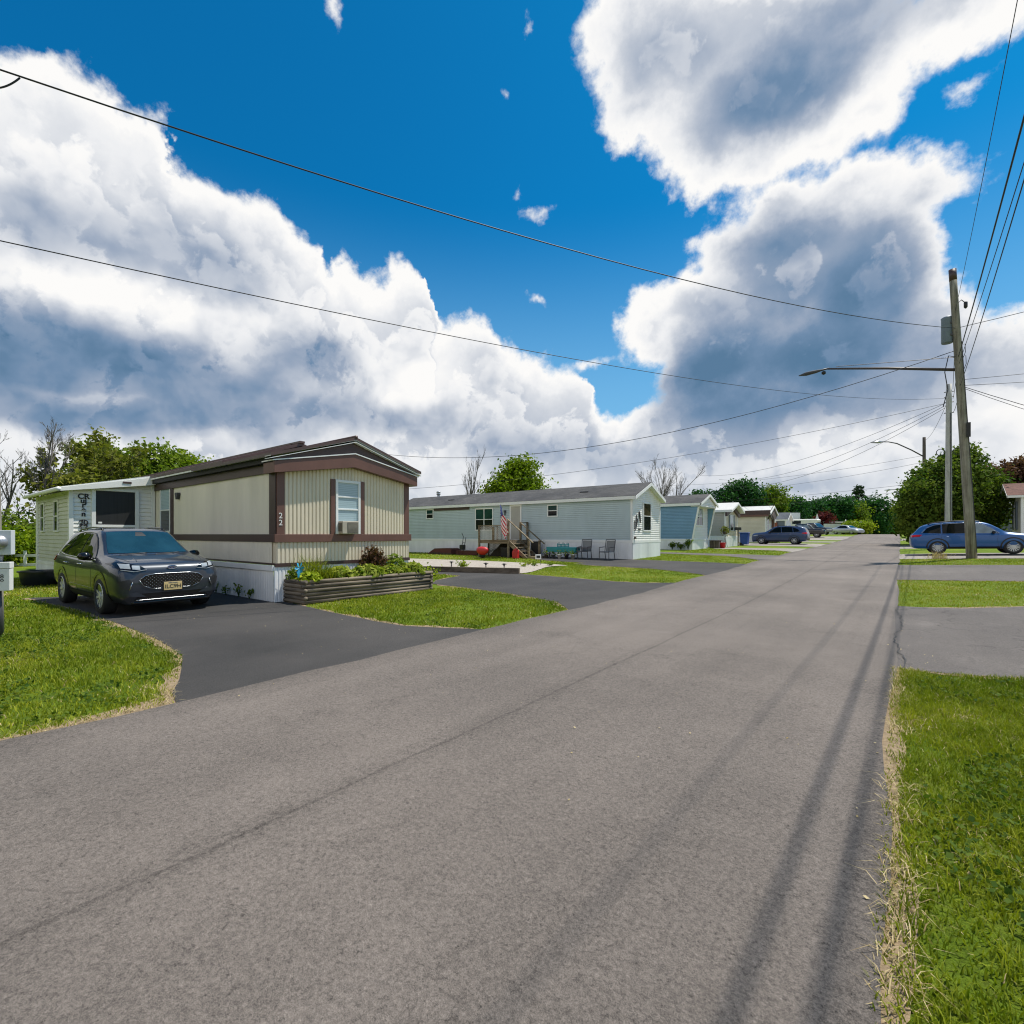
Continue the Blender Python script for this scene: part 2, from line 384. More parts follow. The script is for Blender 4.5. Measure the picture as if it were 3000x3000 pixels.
pmat('brick_red', (.25, .08, .05), .8, .2, 6)
shingle_mat('grey_shingle', (.045, .045, .048), (.085, .082, .080))
shingle_mat('red_shingle', (.13, .06, .045), (.19, .095, .075))
shingle_mat('slate_shingle', (.05, .06, .075), (.09, .10, .12))
glass_mat('dark_glass', (.012, .016, .016)); glass_mat('green_reflection_glass', (.012, .05, .045), .05)  # greenish reflection of the upper sashes painted into the second pane colour
glass_mat('blind_glass', (.34, .46, .50), .08, stripes=22.); glass_mat('pale_glass', (.20, .26, .29), .05)
glass_mat('brown_glass', (.06, .05, .03), .06)
pmat('screen_mesh', (.012, .013, .014), .55, .3, 4, streak=(1, 6, .2))
glass_mat('windscreen', (.010, .036, .052), .02); glass_mat('car_glass', (.005, .007, .006), .03, spec=.18)
pmat('charcoal_paint', (.018, .023, .034), .40, .05, 1, metallic=.3, coat=.75, coat_r=.05)
pmat('royal_blue_paint', (.008, .08, .26), .35, .05, 1, metallic=.15, coat=.6)
pmat('steel_blue_paint', (.020, .045, .12), .35, .05, 1, metallic=.2, coat=.6)
pmat('black_paint', (.008, .008, .010), .25, .05, 1, coat=1.)
pmat('silver_paint', (.45, .46, .48), .3, .05, 1, metallic=.4, coat=1.)
pmat('white_paint', (.72, .73, .74), .35, .05, 1, coat=.6)
pmat('black_plastic', (.011, .011, .012), .5, .2, 5)
pmat('gloss_black', (.006, .006, .007), .12, .1, 5)
pmat('chrome', (.55, .55, .56), .2, .04, 3, metallic=1.)
pmat('rim_metal', (.55, .55, .53), .3, .1, 3, metallic=.2)
pmat('rubber', (.014, .014, .014), .8, .3, 12, .3, 40)
pmat('red_lamp', (.45, .01, .015), .12, .15, 5); glass_mat('lamp_glass', (.30, .33, .36), .05)
pmat('plate_gold', (.62, .46, .20), .5, .1, 20); pmat('badge_blue', (.01, .03, .16), .2, .1, 9)
pmat('meter_grey', (.52, .55, .57), .45, .06, 3); pmat('meter_white', (.66, .66, .63), .45, .06, 3)
pmat('galvanised', (.36, .37, .38), .4, .12, 6, metallic=.7); pmat('dark_iron', (.05, .05, .055), .5, .2, 6)
pmat('transformer_grey', (.14, .18, .23), .45, .1, 3); pmat('arm_metal', (.06, .045, .045), .5, .15, 5)
pmat('wire_black', (.016, .016, .018), .6, .1, 3)
pmat('maroon_board', (.10, .022, .018), .6, .2, 4); pmat('red_paint', (.50, .022, .022), .45, .12, 5)
pmat('teal_paint', (.012, .22, .25), .45, .12, 5); pmat('aqua_plastic', (.03, .33, .55), .4, .1, 5)
pmat('chair_fabric', (.22, .22, .22), .8, .12, 30); pmat('bin_blue', (.012, .06, .30), .4, .08, 4)
pmat('tub_black', (.010, .012, .018), .35, .15, 4); pmat('white_fence', (.68, .68, .66), .5, .06, 4)
pmat('ac_beige', (.42, .37, .29), .5, .1, 8); pmat('ac_grille', (.12, .105, .08), .6, .2, 40)
pmat('flag_red', (.55, .02, .045), .7, .08, 20); pmat('flag_white', (.78, .76, .74), .7, .05, 20); pmat('flag_blue', (.022, .035, .17), .7, .1, 20)
wood_mat('pole_wood', (.17, .155, .12), (.33, .31, .25), 2, 9.); wood_mat('pale_pole', (.36, .35, .33), (.52, .51, .49), 2, 9.)
wood_mat('dark_pole', (.075, .06, .05), (.14, .12, .10), 2, 9.)
wood_mat('deck_wood', (.14, .105, .065), (.30, .235, .15), 0, 10.); wood_mat('log_wood_x', (.085, .068, .05), (.25, .20, .145), 0, 11.)
wood_mat('log_wood_y', (.085, .068, .05), (.27, .215, .15), 1, 11.); wood_mat('curb_timber', (.10, .075, .055), (.20, .155, .115), 0, 8.)
wood_mat('bark', (.055, .042, .032), (.14, .115, .09), 2, 6.); wood_mat('grey_bark', (.10, .088, .08), (.19, .17, .155), 2, 6.)
leaf_mat('leaf_mid', (.075, .13, .014), (.21, .27, .03)); leaf_mat('leaf_bright', (.10, .17, .008), (.24, .30, .015))
leaf_mat('leaf_dark', (.036, .080, .012), (.165, .215, .030)); leaf_mat('leaf_far', (.012, .055, .022), (.045, .13, .030))
leaf_mat('leaf_olive', (.095, .115, .02), (.22, .22, .04)); leaf_mat('leaf_red', (.070, .035, .026), (.15, .075, .05))
leaf_mat('leaf_rust', (.06, .028, .018), (.14, .075, .045)); leaf_mat('leaf_lime', (.16, .24, .012), (.36, .40, .03))
leaf_mat('leaf_hosta', (.085, .15, .010), (.38, .40, .07)); leaf_mat('leaf_pine', (.012, .030, .016), (.03, .06, .025))
leaf_mat('leaf_burgundy', (.050, .010, .014), (.13, .022, .025))
leaf_mat('blade', (.085, .14, .006), (.38, .385, .03), .3, .45); leaf_mat('dry_blade', (.30, .22, .10), (.58, .47, .27), .2, .6)

# ---------------------------------------------------------------- object helpers
def tag(o, label=None, cat=None, group=None, kind=None):
    if label: o['label'] = label
    if cat: o['category'] = cat
    if group: o['group'] = group
    if kind: o['kind'] = kind
    return o

def thing(name, loc, label, cat, group=None, rz=0.):
    o = bpy.data.objects.new(name, None); COL.objects.link(o)
    o.location = loc; o.rotation_euler = (0, 0, rz); o.empty_display_size = .2
    return tag(o, label, cat, group)

def root_loc(o):
    while o.parent: o = o.parent
    return o.location

def dup(root, loc=None, rz=None, label=None, group=None):
    r = root.copy(); COL.objects.link(r)
    if loc is not None: r.location = loc
    if rz is not None: r.rotation_euler = (0, 0, rz)
    if label: r['label'] = label
    if group: r['group'] = group
    for ch in list(root.children):
        c = ch.copy(); COL.objects.link(c); c.parent = r
        for g in list(ch.children):
            e = g.copy(); COL.objects.link(e); e.parent = c
    return r

class MB:
    def __init__(self): self.v = []; self.f = []
    def add(self, vs, fs):
        o = len(self.v); self.v += [tuple(p) for p in vs]; self.f += [tuple(i+o for i in f) for f in fs]; return self
    def box(self, x0, x1, y0, y1, z0, z1):
        return self.add([(x0,y0,z0),(x1,y0,z0),(x1,y1,z0),(x0,y1,z0),(x0,y0,z1),(x1,y0,z1),(x1,y1,z1),(x0,y1,z1)],
                        [(0,3,2,1),(4,5,6,7),(0,1,5,4),(1,2,6,5),(2,3,7,6),(3,0,4,7)])
    def obox(self, o, t, n, s0, s1, d0, d1, z0, z1):
        """box in a wall frame: along t, out along n, up z"""
        o, t, n = Vector(o), Vector(t), Vector(n); z = Vector((0,0,1))
        P = [o+t*s+n*d+z*h for h in (z0,z1) for (s,d) in ((s0,d0),(s1,d0),(s1,d1),(s0,d1))]
        return self.add(P, [(0,3,2,1),(4,5,6,7),(0,1,5,4),(1,2,6,5),(2,3,7,6),(3,0,4,7)])
    def tube(self, pts, rad, n=8, cap=True):
        pts = [Vector(p) for p in pts]
        rad = rad if isinstance(rad, (list, tuple)) else [rad]*len(pts)
        base = len(self.v); up = None
        for i, p in enumerate(pts):
            t = (pts[min(i+1, len(pts)-1)] - pts[max(i-1, 0)])
            if t.length < 1e-9: t = Vector((0,0,1))
            t.normalize()
            if up is None: up = t.orthogonal().normalized()
            up = (up - t*up.dot(t))
            up = up.normalized() if up.length > 1e-6 else t.orthogonal().normalized()
            w = t.cross(up)
            for k in range(n):
                a = 2*math.pi*k/n
                self.v.append(tuple(p + (up*math.cos(a) + w*math.sin(a))*rad[i]))
        for i in range(len(pts)-1):
            for k in range(n):
                a, b_ = base+i*n+k, base+i*n+(k+1) % n
                self.f.append((a, b_, b_+n, a+n))
        if cap:
            self.f.append(tuple(base+k for k in reversed(range(n))))
            self.f.append(tuple(base+(len(pts)-1)*n+k for k in range(n)))
        return self
    def beam(self, a, b_, w, h):
        """rectangular bar between two points"""
        a, b_ = Vector(a), Vector(b_); t = (b_-a).normalized()
        s = t.cross(Vector((0,0,1)))
        s = s.normalized() if s.length > 1e-5 else Vector((1,0,0))
        u = s.cross(t).normalized()
        P = [p + s*x*w/2 + u*y*h/2 for p in (a, b_) for (x, y) in ((-1,-1),(1,-1),(1,1),(-1,1))]
        return self.add(P, [(0,1,2,3),(7,6,5,4),(0,4,5,1),(1,5,6,2),(2,6,7,3),(3,7,4,0)])
    def lathe(self, c, prof, n=20, axis='z', cap=True):
        base = len(self.v)
        for (r, h) in prof:
            for k in range(n):
                a = 2*math.pi*k/n; x, y = r*math.cos(a), r*math.sin(a)
                q = (x, y, h) if axis == 'z' else (x, h, y) if axis == 'y' else (h, x, y)
                self.v.append((c[0]+q[0], c[1]+q[1], c[2]+q[2]))
        for i in range(len(prof)-1):
            for k in range(n):
                a, b_ = base+i*n+k, base+i*n+(k+1) % n
                self.f.append((a, b_, b_+n, a+n))
        if cap: self.f.append(tuple(base+k for k in reversed(range(n)))); self.f.append(tuple(base+(len(prof)-1)*n+k for k in range(n)))
        return self
    def prism(self, poly, o, t, u, n, d0, d1):
        """2-D polygon (s,h) in the frame o,t,u pushed from d0 to d1 along n"""
        o, t, u, n = Vector(o), Vector(t), Vector(u), Vector(n); k = len(poly)
        P = [o+t*s+u*h+n*d0 for s, h in poly] + [o+t*s+u*h+n*d1 for s, h in poly]
        return self.add(P, [tuple(reversed(range(k))), tuple(range(k, 2*k))] + [(i, (i+1) % k, (i+1) % k+k, i+k) for i in range(k)])
    def build(self, name, mat, parent=None, world=False, smooth=False, bevel=0., label=None, fix=True, more=None, index=None):
        me = bpy.data.meshes.new(name)
        off = root_loc(parent) if (world and parent is not None) else Vector((0,0,0))
        v = [(x-off[0], y-off[1], z-off[2]) for x, y, z in self.v] if off.length else self.v
        me.from_pydata(v, [], self.f)
        if fix:
            b = bmesh.new(); b.from_mesh(me); bmesh.ops.recalc_face_normals(b, faces=b.faces); b.to_mesh(me); b.free()
        o = bpy.data.objects.new(name, me); COL.objects.link(o)
        me.materials.append(MATS[mat] if isinstance(mat, str) else mat)
        for m_ in more or (): me.materials.append(MATS[m_])
        if index:
            for p, k in zip(me.polygons, index): p.material_index = k
        if smooth:
            for p in me.polygons: p.use_smooth = True
        if bevel:
            md = o.modifiers.new('bevel', 'BEVEL'); md.width = bevel; md.segments = 2; md.limit_method = 'ANGLE'
        if parent: o.parent = parent
        if label: o['label'] = label
        return o

def autosmooth(o, ang=40):
    me = o.data
    me.polygons.foreach_set('use_smooth', [True]*len(me.polygons))
    me.set_sharp_from_angle(angle=R(ang))

def clip(mb, planes):
    """cut a mesh away on the positive side of each (point, normal)"""
    b = bmesh.new(); vs = [b.verts.new(p) for p in mb.v]
    for f in mb.f:
        try: b.faces.new([vs[i] for i in f])
        except ValueError: pass
    for co, no in planes:
        bmesh.ops.bisect_plane(b, geom=b.verts[:]+b.edges[:]+b.faces[:], plane_co=co, plane_no=no, clear_outer=True)
    b.verts.index_update(); r = MB()
    r.v = [tuple(v.co) for v in b.verts]; r.f = [tuple(v.index for v in f.verts) for f in b.faces]; b.free()
    return r

def lap(o, t, n, L, z0, z1, pitch=.105, dep=.014):
    """horizontal lapped boards"""
    mb = MB(); o, t, n = Vector(o), Vector(t), Vector(n); z = z0
    while z < z1-1e-4:
        zt = min(z+pitch, z1); k = (zt-z)/pitch
        q = lambda s, d, h: o+t*s+n*d+Vector((0,0,h))
        g = min(.013, (zt-z)*.4)
        mb.add([q(0,.001,z),q(L,.001,z),q(L,-.018,z),q(0,-.018,z),q(0,-.018,z+g),q(L,-.018,z+g),q(L,dep,z+g),q(0,dep,z+g),q(0,dep,z+g+.016*k),q(L,dep,z+g+.016*k),q(L,.001,zt),q(0,.001,zt)], [(0,1,2,3),(3,2,5,4),(4,5,6,7),(7,6,9,8),(8,9,10,11)])
        z = zt
    return mb

def ribs(o, t, n, L, z0, z1, pitch=.10, dep=.012, flat=.55):
    """vertical ribbed metal panel"""
    mb = MB(); o, t, n = Vector(o), Vector(t), Vector(n); s = 0.; pts = []
    while s < L-1e-4:
        e = min(s+pitch, L); w = e-s
        pts += [(s, 0), (s+w*(1-flat)*.5, dep), (s+w*(1+flat)*.5, dep)]; s = e
    pts.append((L, 0))
    P = [o+t*a+n*d+Vector((0,0,z)) for z in (z0, z1) for a, d in pts]; k = len(pts)
    return mb.add(P, [(i, i+1, i+1+k, i+k) for i in range(k-1)])

def text_mesh(txt, size, o, t, u, extrude=.004, mat='black_plastic', name='lettering', parent=None, align='CENTER', world=True, shear=0., bold=0.):
    cu = bpy.data.curves.new('tmp', 'FONT'); cu.body = txt; cu.size = size; cu.extrude = extrude; cu.offset = bold; cu.align_x = align; cu.align_y = 'CENTER'; cu.shear = shear
    ob = bpy.data.objects.new('tmp', cu); COL.objects.link(ob)
    dg = bpy.context.evaluated_depsgraph_get(); me = bpy.data.meshes.new_from_object(ob.evaluated_get(dg))
    mb = MB(); o, t, u = Vector(o), Vector(t).normalized(), Vector(u).normalized(); n = t.cross(u)
    mb.v = [tuple(o+t*v.co.x+u*v.co.y+n*v.co.z) for v in me.vertices]; mb.f = [tuple(p.vertices) for p in me.polygons]
    bpy.data.objects.remove(ob); bpy.data.curves.remove(cu); bpy.data.meshes.remove(me)
    return mb if name is None else mb.build(name, mat, parent, world=world)

def inpoly(px, py, poly):
    px, py = np.asarray(px), np.asarray(py); ins = np.zeros(px.shape, bool); j = len(poly)-1
    for i in range(len(poly)):
        xi, yi = poly[i]; xj, yj = poly[j]
        if yi != yj: ins ^= ((yi > py) != (yj > py)) & (px < (xj-xi)*(py-yi)/(yj-yi)+xi)
        j = i
    return ins

# ---------------------------------------------------------------- terrain: the road climbs gently to a crest
PROF = [(-50,0),(4,0),(10,.02),(15,.09),(26,.30),(34,.43),(48,.58),(70,.92),(85,1.32),(97,1.53),(110,1.40),(140,.4),(400,-3)]
def _prof():
    n = len(PROF); m = [(PROF[i+1][1]-PROF[i][1])/(PROF[i+1][0]-PROF[i][0]) for i in range(n-1)]
    return [m[0]]+[0 if m[i-1]*m[i] <= 0 else 2*m[i-1]*m[i]/(m[i-1]+m[i]) for i in range(1, n-1)]+[m[-1]]
_TT = _prof()
def zg_raw(Y):
    if Y <= PROF[0][0]: return PROF[0][1]
    if Y >= PROF[-1][0]: return PROF[-1][1]
    for i in range(len(PROF)-1):
        if PROF[i][0] <= Y <= PROF[i+1][0]:
            h = PROF[i+1][0]-PROF[i][0]; k = (Y-PROF[i][0])/h
            return (2*k**3-3*k*k+1)*PROF[i][1]+(k**3-2*k*k+k)*h*_TT[i]+(-2*k**3+3*k*k)*PROF[i+1][1]+(k**3-k*k)*h*_TT[i+1]
YK = [float(y) for y in list(range(-50, 4, 6))+list(range(4, 112))+[112,116,120,126,132,140,160,200,260,330,400]]
XK = [0., 1., 2., 3., 4., 5., 6.]
_zk = [zg_raw(y) for y in YK]
def gz(X, Y):
    z = float(np.interp(Y, YK, _zk))
    return z + .028*min(max(X, 0), 6)*float(np.interp(Y, [8, 14], [0, 1]))
def gza(X, Y):
    return np.interp(Y, YK, _zk) + .028*np.clip(X, 0, 6)*np.interp(Y, [8, 14], [0, 1])

def grid_mesh(name, xs, ys, mat, dz=0.):
    mb = MB(); n = len(xs)
    mb.v = [(x, y, gz(x, y)+dz) for y in ys for x in xs]
    mb.f = [(j*n+i, j*n+i+1, (j+1)*n+i+1, (j+1)*n+i) for j in range(len(ys)-1) for i in range(n-1)]
    return mb.build(name, mat, fix=False)
ground = grid_mesh('ground', [-1500,-400,-120,-60,-30,-16,-8,-4,-2]+XK+[8,12,20,40,90,300,1500], [-900,-200]+YK+[700,2500], 'lawn', -.012)
tag(ground, kind='structure')

def sheet(name, poly, dz, mat, jit=.03, seed=1, step=.35):
    """flat paving draped on the ground, its outline a little ragged"""
    rr = random.Random(seed); pts = []
    for i, p in enumerate(poly):
        q = poly[(i+1) % len(poly)]; L = math.hypot(q[0]-p[0], q[1]-p[1]); k = max(1, int(L/step)) if L < 40 else 1
        nx, ny = (q[1]-p[1])/max(L, 1e-6), -(q[0]-p[0])/max(L, 1e-6)
        for j in range(k):
            d = rr.uniform(-jit, jit) if j else 0
            pts.append((p[0]+(q[0]-p[0])*j/k+nx*d, p[1]+(q[1]-p[1])*j/k+ny*d))
    b = bmesh.new(); vs = [b.verts.new((x, y, 0)) for x, y in pts]; f = b.faces.new(vs)
    bmesh.ops.triangulate(b, faces=[f])
    ys = [p[1] for p in pts]; xs = [p[0] for p in pts]
    for y in YK:
        if min(ys) < y < max(ys): bmesh.ops.bisect_plane(b, geom=b.verts[:]+b.edges[:]+b.faces[:], plane_co=(0, y, 0), plane_no=(0, 1, 0))
    for x in XK:
        if min(xs) < x < max(xs): bmesh.ops.bisect_plane(b, geom=b.verts[:]+b.edges[:]+b.faces[:], plane_co=(x, 0, 0), plane_no=(1, 0, 0))
    for v in b.verts: v.co.z = gz(v.co.x, v.co.y)+dz
    bmesh.ops.recalc_face_normals(b, faces=b.faces)
    if sum(f.normal.z for f in b.faces) < 0: bmesh.ops.reverse_faces(b, faces=b.faces)
    me = bpy.data.meshes.new(name); b.to_mesh(me); b.free()
    o = bpy.data.objects.new(name, me); COL.objects.link(o); me.materials.append(MATS[mat])
    return tag(o, kind='structure')

rr = random.Random(3)
ROAD = [(-5.28+.06*math.sin(y*.7)+rr.uniform(-.04, .04), y) for y in np.arange(-12, 118, .6)]
ROAD += [(-.05-.05*max(0, math.sin(y*.9-2.6))*(y > 4)+rr.uniform(-.018, .018), y) for y in np.arange(118, -12, -.6)]
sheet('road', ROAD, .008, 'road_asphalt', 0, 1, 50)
DR = {}
DR['a'] = [(-5.2,1.66),(-5.6,1.75),(-6.55,2.14),(-7.2,2.36),(-8.4,2.48),(-9.6,2.52),(-13,2.5),(-15.4,2.3),(-16.7,2.2),(-16.3,2.8),(-16.2,5.7),(-11.2,5.7),(-10.2,5.62),(-8.5,5.48),(-7.4,5.42),(-6.6,5.45),(-5.9,5.75),(-5.2,6.1)]
DR['b'] = [(-5.2,8.5),(-5.62,8.95),(-6.1,9.42),(-7.84,9.97),(-9.5,10.25),(-11.4,10.5),(-12.05,11.3),(-12.5,12.9),(-13.4,13.0),(-16.5,12.4),(-16.5,13.0),(-15.2,13.42),(-11.14,14.55),(-9.1,14.42),(-7,14.1),(-6.1,14.25),(-5.2,14.9)]
DR['c'] = [(-5.2,17.5),(-6.2,18.3),(-8,19.15),(-11.1,19.5),(-11.9,19.9),(-11.6,20.5),(-14.3,21.1),(-16.2,22.0),(-18,23.0),(-18,23.78),(-10.9,23.78),(-9,23.66),(-6.6,23.55),(-5.2,23.3)]
DR['d'] = [(-5.2,25.8),(-6.2,27.4),(-7.6,28.8),(-11,29.6),(-16,30.0),(-16,31.5),(-10,31.0),(-7,30.8),(-5.2,30.5)]
DR['e'] = [(-5.2,35.0),(-6.5,36.8),(-9,37.8),(-11,38.2),(-11.0,40.9),(-7.5,41.2),(-5.2,41.4)]
DR['f'] = [(-5.2,45.4),(-6.3,45.9),(-9,46.6),(-18,47),(-18,54.5),(-9,54.6),(-6.2,54.0),(-5.2,53.4)]
DR['g'] = [(-5.2,58),(-11,59),(-11,62),(-5.2,62)]
DR['h'] = [(-5.2,67),(-18,68),(-18,82),(-5.2,82)]
DR['p'] = [(-.2,7.22),(.35,7.28),(.8,7.42),(1.3,7.7),(1.8,8.1),(3,8.6),(14,9.2),(14,15.4),(3,14.6),(1.9,13.9),(1.0,13.2),(.4,13.05),(-.2,13.05)]
DR['q'] = [(-.2,19.1),(1,19.3),(3,19.6),(14,20.5),(14,26.6),(3,26.2),(.6,25.75),(-.2,25.7)]
DR['r'] = [(-.2,29.8),(1,30.2),(3,30.6),(14,31.5),(14,37.0),(3,36.2),(.6,35.3),(-.3,34.9)]
DR['s'] = [(-.3,44),(14,46),(14,52),(-.3,51)]
DR['t'] = [(-.3,67),(14,69),(14,75),(-.3,74)]
DMAT = dict(a='sealed_asphalt', b='sealed_asphalt', c='sealed_asphalt', d='old_asphalt', e='pale_concrete', f='pale_concrete', g='pale_concrete', h='pale_concrete', p='old_asphalt', q='old_asphalt', r='pale_concrete', s='pale_concrete', t='pale_concrete')
for i, (k, poly) in enumerate(DR.items()): sheet('driveway', poly, .002, DMAT[k], .025, 20+i)
GRAVEL = [(-23,13.0),(-16.2,13.12),(-11.14,14.72),(-11.1,15.0),(-11.35,16.0),(-11.9,17.4),(-12.0,18.1),(-11.6,18.75),(-12.3,19.0),(-14.5,19.1),(-18,19.2),(-23,18.4)]
sheet('gravel_bed', GRAVEL, .012, 'pale_gravel', .04, 50)
# bare, straw-littered earth along the paving edges
def grow(poly, d):
    out = []; n = len(poly); A = sum(poly[i][0]*poly[(i+1) % n][1]-poly[(i+1) % n][0]*poly[i][1] for i in range(n))
    sg = 1 if A > 0 else -1
    for i in range(n):
        a, b_, c = poly[i-1], poly[i], poly[(i+1) % n]
        t = Vector((c[0]-a[0], c[1]-a[1])); t.normalize()
        out.append((b_[0]+t.y*d*sg, b_[1]-t.x*d*sg))
    return out
for i, (k, d) in enumerate((('a', .09), ('b', .07), ('c', .07), ('p', .08), ('q', .06), ('r', .05))):
    sheet('earth_edge', grow(DR[k], d), -.003, 'soil', .11, 70+i, .22)
sheet('earth_verge', [(-.2,-6),(-.2,7.5),(-.02,7.4),(.0,6.2),(-.04,5.2),(.03,4.6),(-.02,3.9),(.0,3.3),(.06,2.75),(.05,2.4),(.02,2.0),(.08,1.2),(.08,0),(.05,-6)], -.004, 'soil', .05, 81)
sheet('earth_verge', [(-5.1,-6),(-5.1,1.9),(-5.6,1.95),(-5.52,1.4),(-5.4,.9),(-5.36,.3),(-5.5,-1),(-5.4,-6)], -.004, 'soil', .05, 82)

# ---------------------------------------------------------------- grass: real blades on the near lawns
def blade_mesh(name, X, Y, Z, H, W, lean, tint, mat, kind='stuff'):
    n = len(X); a = rng.uniform(0, 2*np.pi, n); b_ = rng.uniform(0, 2*np.pi, n)
    dx, dy = np.cos(a)*W/2, np.sin(a)*W/2
    lx, ly = np.cos(b_)*lean*H, np.sin(b_)*lean*H
    V = np.zeros((n, 5, 3), np.float32)
    V[:,0] = np.stack([X-dx, Y-dy, Z], 1); V[:,1] = np.stack([X+dx, Y+dy, Z], 1)
    V[:,2] = np.stack([X+lx*.35+dx*.75, Y+ly*.35+dy*.75, Z+H*.55], 1); V[:,3] = np.stack([X+lx*.35-dx*.75, Y+ly*.35-dy*.75, Z+H*.55], 1)
    V[:,4] = np.stack([X+lx, Y+ly, Z+H*(1-.35*lean)], 1)
    base = (np.arange(n)*5)[:,None]
    L = np.concatenate([base+np.array([[0,1,2,3]]), base+np.array([[3,2,4]])], 1).astype(np.int32).ravel()
    me = bpy.data.meshes.new(name); me.vertices.add(n*5); me.vertices.foreach_set('co', V.ravel())
    me.loops.add(n*7); me.loops.foreach_set('vertex_index', L)
    me.polygons.add(n*2); st = (np.arange(n)*7)[:,None]+np.array([[0,4]]); me.polygons.foreach_set('loop_start', st.astype(np.int32).ravel())
    me.update(); me.validate()
    at = me.attributes.new('tint', 'FLOAT', 'POINT'); at.data.foreach_set('value', np.repeat(tint, 5).astype(np.float32))
    o = bpy.data.objects.new(name, me); COL.objects.link(o); me.materials.append(MATS[mat])
    return o

HOUSES_FOOT = []          # filled in by the houses: x0,x1,y0,y1
def value_noise(X, Y, s, seed):
    r = np.random.default_rng(seed); G = r.random((64, 64))
    x, y = X*s+100, Y*s+100; i, j = np.floor(x).astype(int), np.floor(y).astype(int); fx, fy = x-i, y-j
    fx, fy = fx*fx*(3-2*fx), fy*fy*(3-2*fy); g = lambda a, b_: G[a % 64, b_ % 64]
    return (g(i,j)*(1-fx)+g(i+1,j)*fx)*(1-fy)+(g(i,j+1)*(1-fx)+g(i+1,j+1)*fx)*fy
def paved(X, Y):
    p = (X > -5.3+.05*np.sin(Y*.7)) & (X < -.08)
    for k, poly in DR.items(): p |= inpoly(X, Y, poly)
    return p | inpoly(X, Y, GRAVEL)
def plant_grass():
    parts = []
    # region x0,x1,y0,y1, blades per m2, height, width
    for (x0,x1,y0,y1,den,h,w) in ((-.1,1.6,1.6,7.6,5600,.07,.0062),(1.6,3.5,1.6,8.4,1400,.085,.008),(-.1,2.2,.2,1.6,900,.085,.008),
                                  (-9.5,-5.2,-1.5,2.7,1900,.07,.0085),(-15,-9.5,-2.5,2.7,900,.07,.012),(-24,-15,-2.5,5.6,300,.075,.018),
                                  (-10.4,-5.2,5.3,10.5,1000,.055,.012),(-12.6,-5.2,14,20.8,420,.045,.016),(-20,-12,18.3,23.7,150,.055,.03),(-14.5,-12.,10.8,13.3,260,.06,.025),
                                  (-.1,5,13,20,620,.045,.012),(-.1,7,25.6,31.2,300,.045,.02),(-11.5,-5.2,23.4,29.6,240,.045,.022),(-11.5,-5.2,30.5,38,80,.05,.04),(-30,-20,18.5,23.7,80,.06,.035)):
        n = int((x1-x0)*(y1-y0)*den); X = rng.uniform(x0,x1,n); Y = rng.uniform(y0,y1,n)
        cl = value_noise(X, Y, 6, 5)*.6+value_noise(X, Y, 1.1, 6)*.4            # tussocks
        keep = ~paved(X, Y) & (rng.random(n) < .35+1.0*cl)
        for (a,b_,c,d) in HOUSES_FOOT: keep &= ~((X>a)&(X<b_)&(Y>c)&(Y<d))
        X, Y, cl = X[keep], Y[keep], cl[keep]
        e = .07
        near = paved(X+e,Y)|paved(X-e,Y)|paved(X,Y+e)|paved(X,Y-e)
        parts.append((X,Y,cl,near,np.full(len(X),h),np.full(len(X),w)))
    X,Y,cl,near,h,w = [np.concatenate([p[i] for p in parts]) for i in range(6)]
    bald = near & (rng.random(len(X)) < .55)
    patch = value_noise(X, Y, .55, 9)*.6+value_noise(X, Y, 2.3, 11)*.4
    dry = bald | (rng.random(len(X)) < np.clip((patch-.50)*1.5, .04, .5))
    Z = gza(X, Y)-.014
    H = h*(.5+1.05*cl)*rng.uniform(.6,1.25,len(X)); H[near] *= .75
    g = ~dry
    tint = np.clip(.22+1.05*(patch-.25)+rng.normal(0,.14,len(X)), 0, 1)
    o = blade_mesh('grass', X[g],Y[g],Z[g],H[g],w[g]*rng.uniform(.7,1.3,g.sum()),rng.uniform(.15,1.0,g.sum()),tint[g],'blade')
    tag(o, 'short green lawn grass growing beside the road and driveways', 'grass', kind='stuff')
    # loose straw lying on the bare earth of the edges
    SX = np.concatenate([rng.uniform(-.14,.16,3000),rng.uniform(-5.62,-5.15,1800),rng.uniform(-10,-5.4,3000)]); SY = np.concatenate([rng.uniform(.3,7.4,3000),rng.uniform(-2,2,1800),rng.uniform(1.6,2.75,3000)])
    k_ = ~paved(SX,SY) & (paved(SX+.12,SY)|paved(SX-.14,SY)|paved(SX,SY+.14)|paved(SX,SY-.12)); k_ &= value_noise(SX,SY,2.2,21) > .42; SX,SY = SX[k_],SY[k_]
    o = blade_mesh('straw',SX,SY,gza(SX,SY)-.004,rng.uniform(.03,.085,len(SX)),np.full(len(SX),.0045),rng.uniform(1.2,2.4,len(SX)),rng.random(len(SX)),'dry_blade')
    tag(o,'loose pale straw littering the bare earth along the paving','straw',kind='stuff')
    dd = dry
    o = blade_mesh('dry_grass', X[dd],Y[dd],Z[dd],H[dd]*.8,w[dd]*.9,rng.uniform(.5,1.6,dd.sum()),rng.random(dd.sum()),'dry_blade')
    tag(o, 'dry straw-coloured grass blades along the paving edges', 'dry grass', kind='stuff')

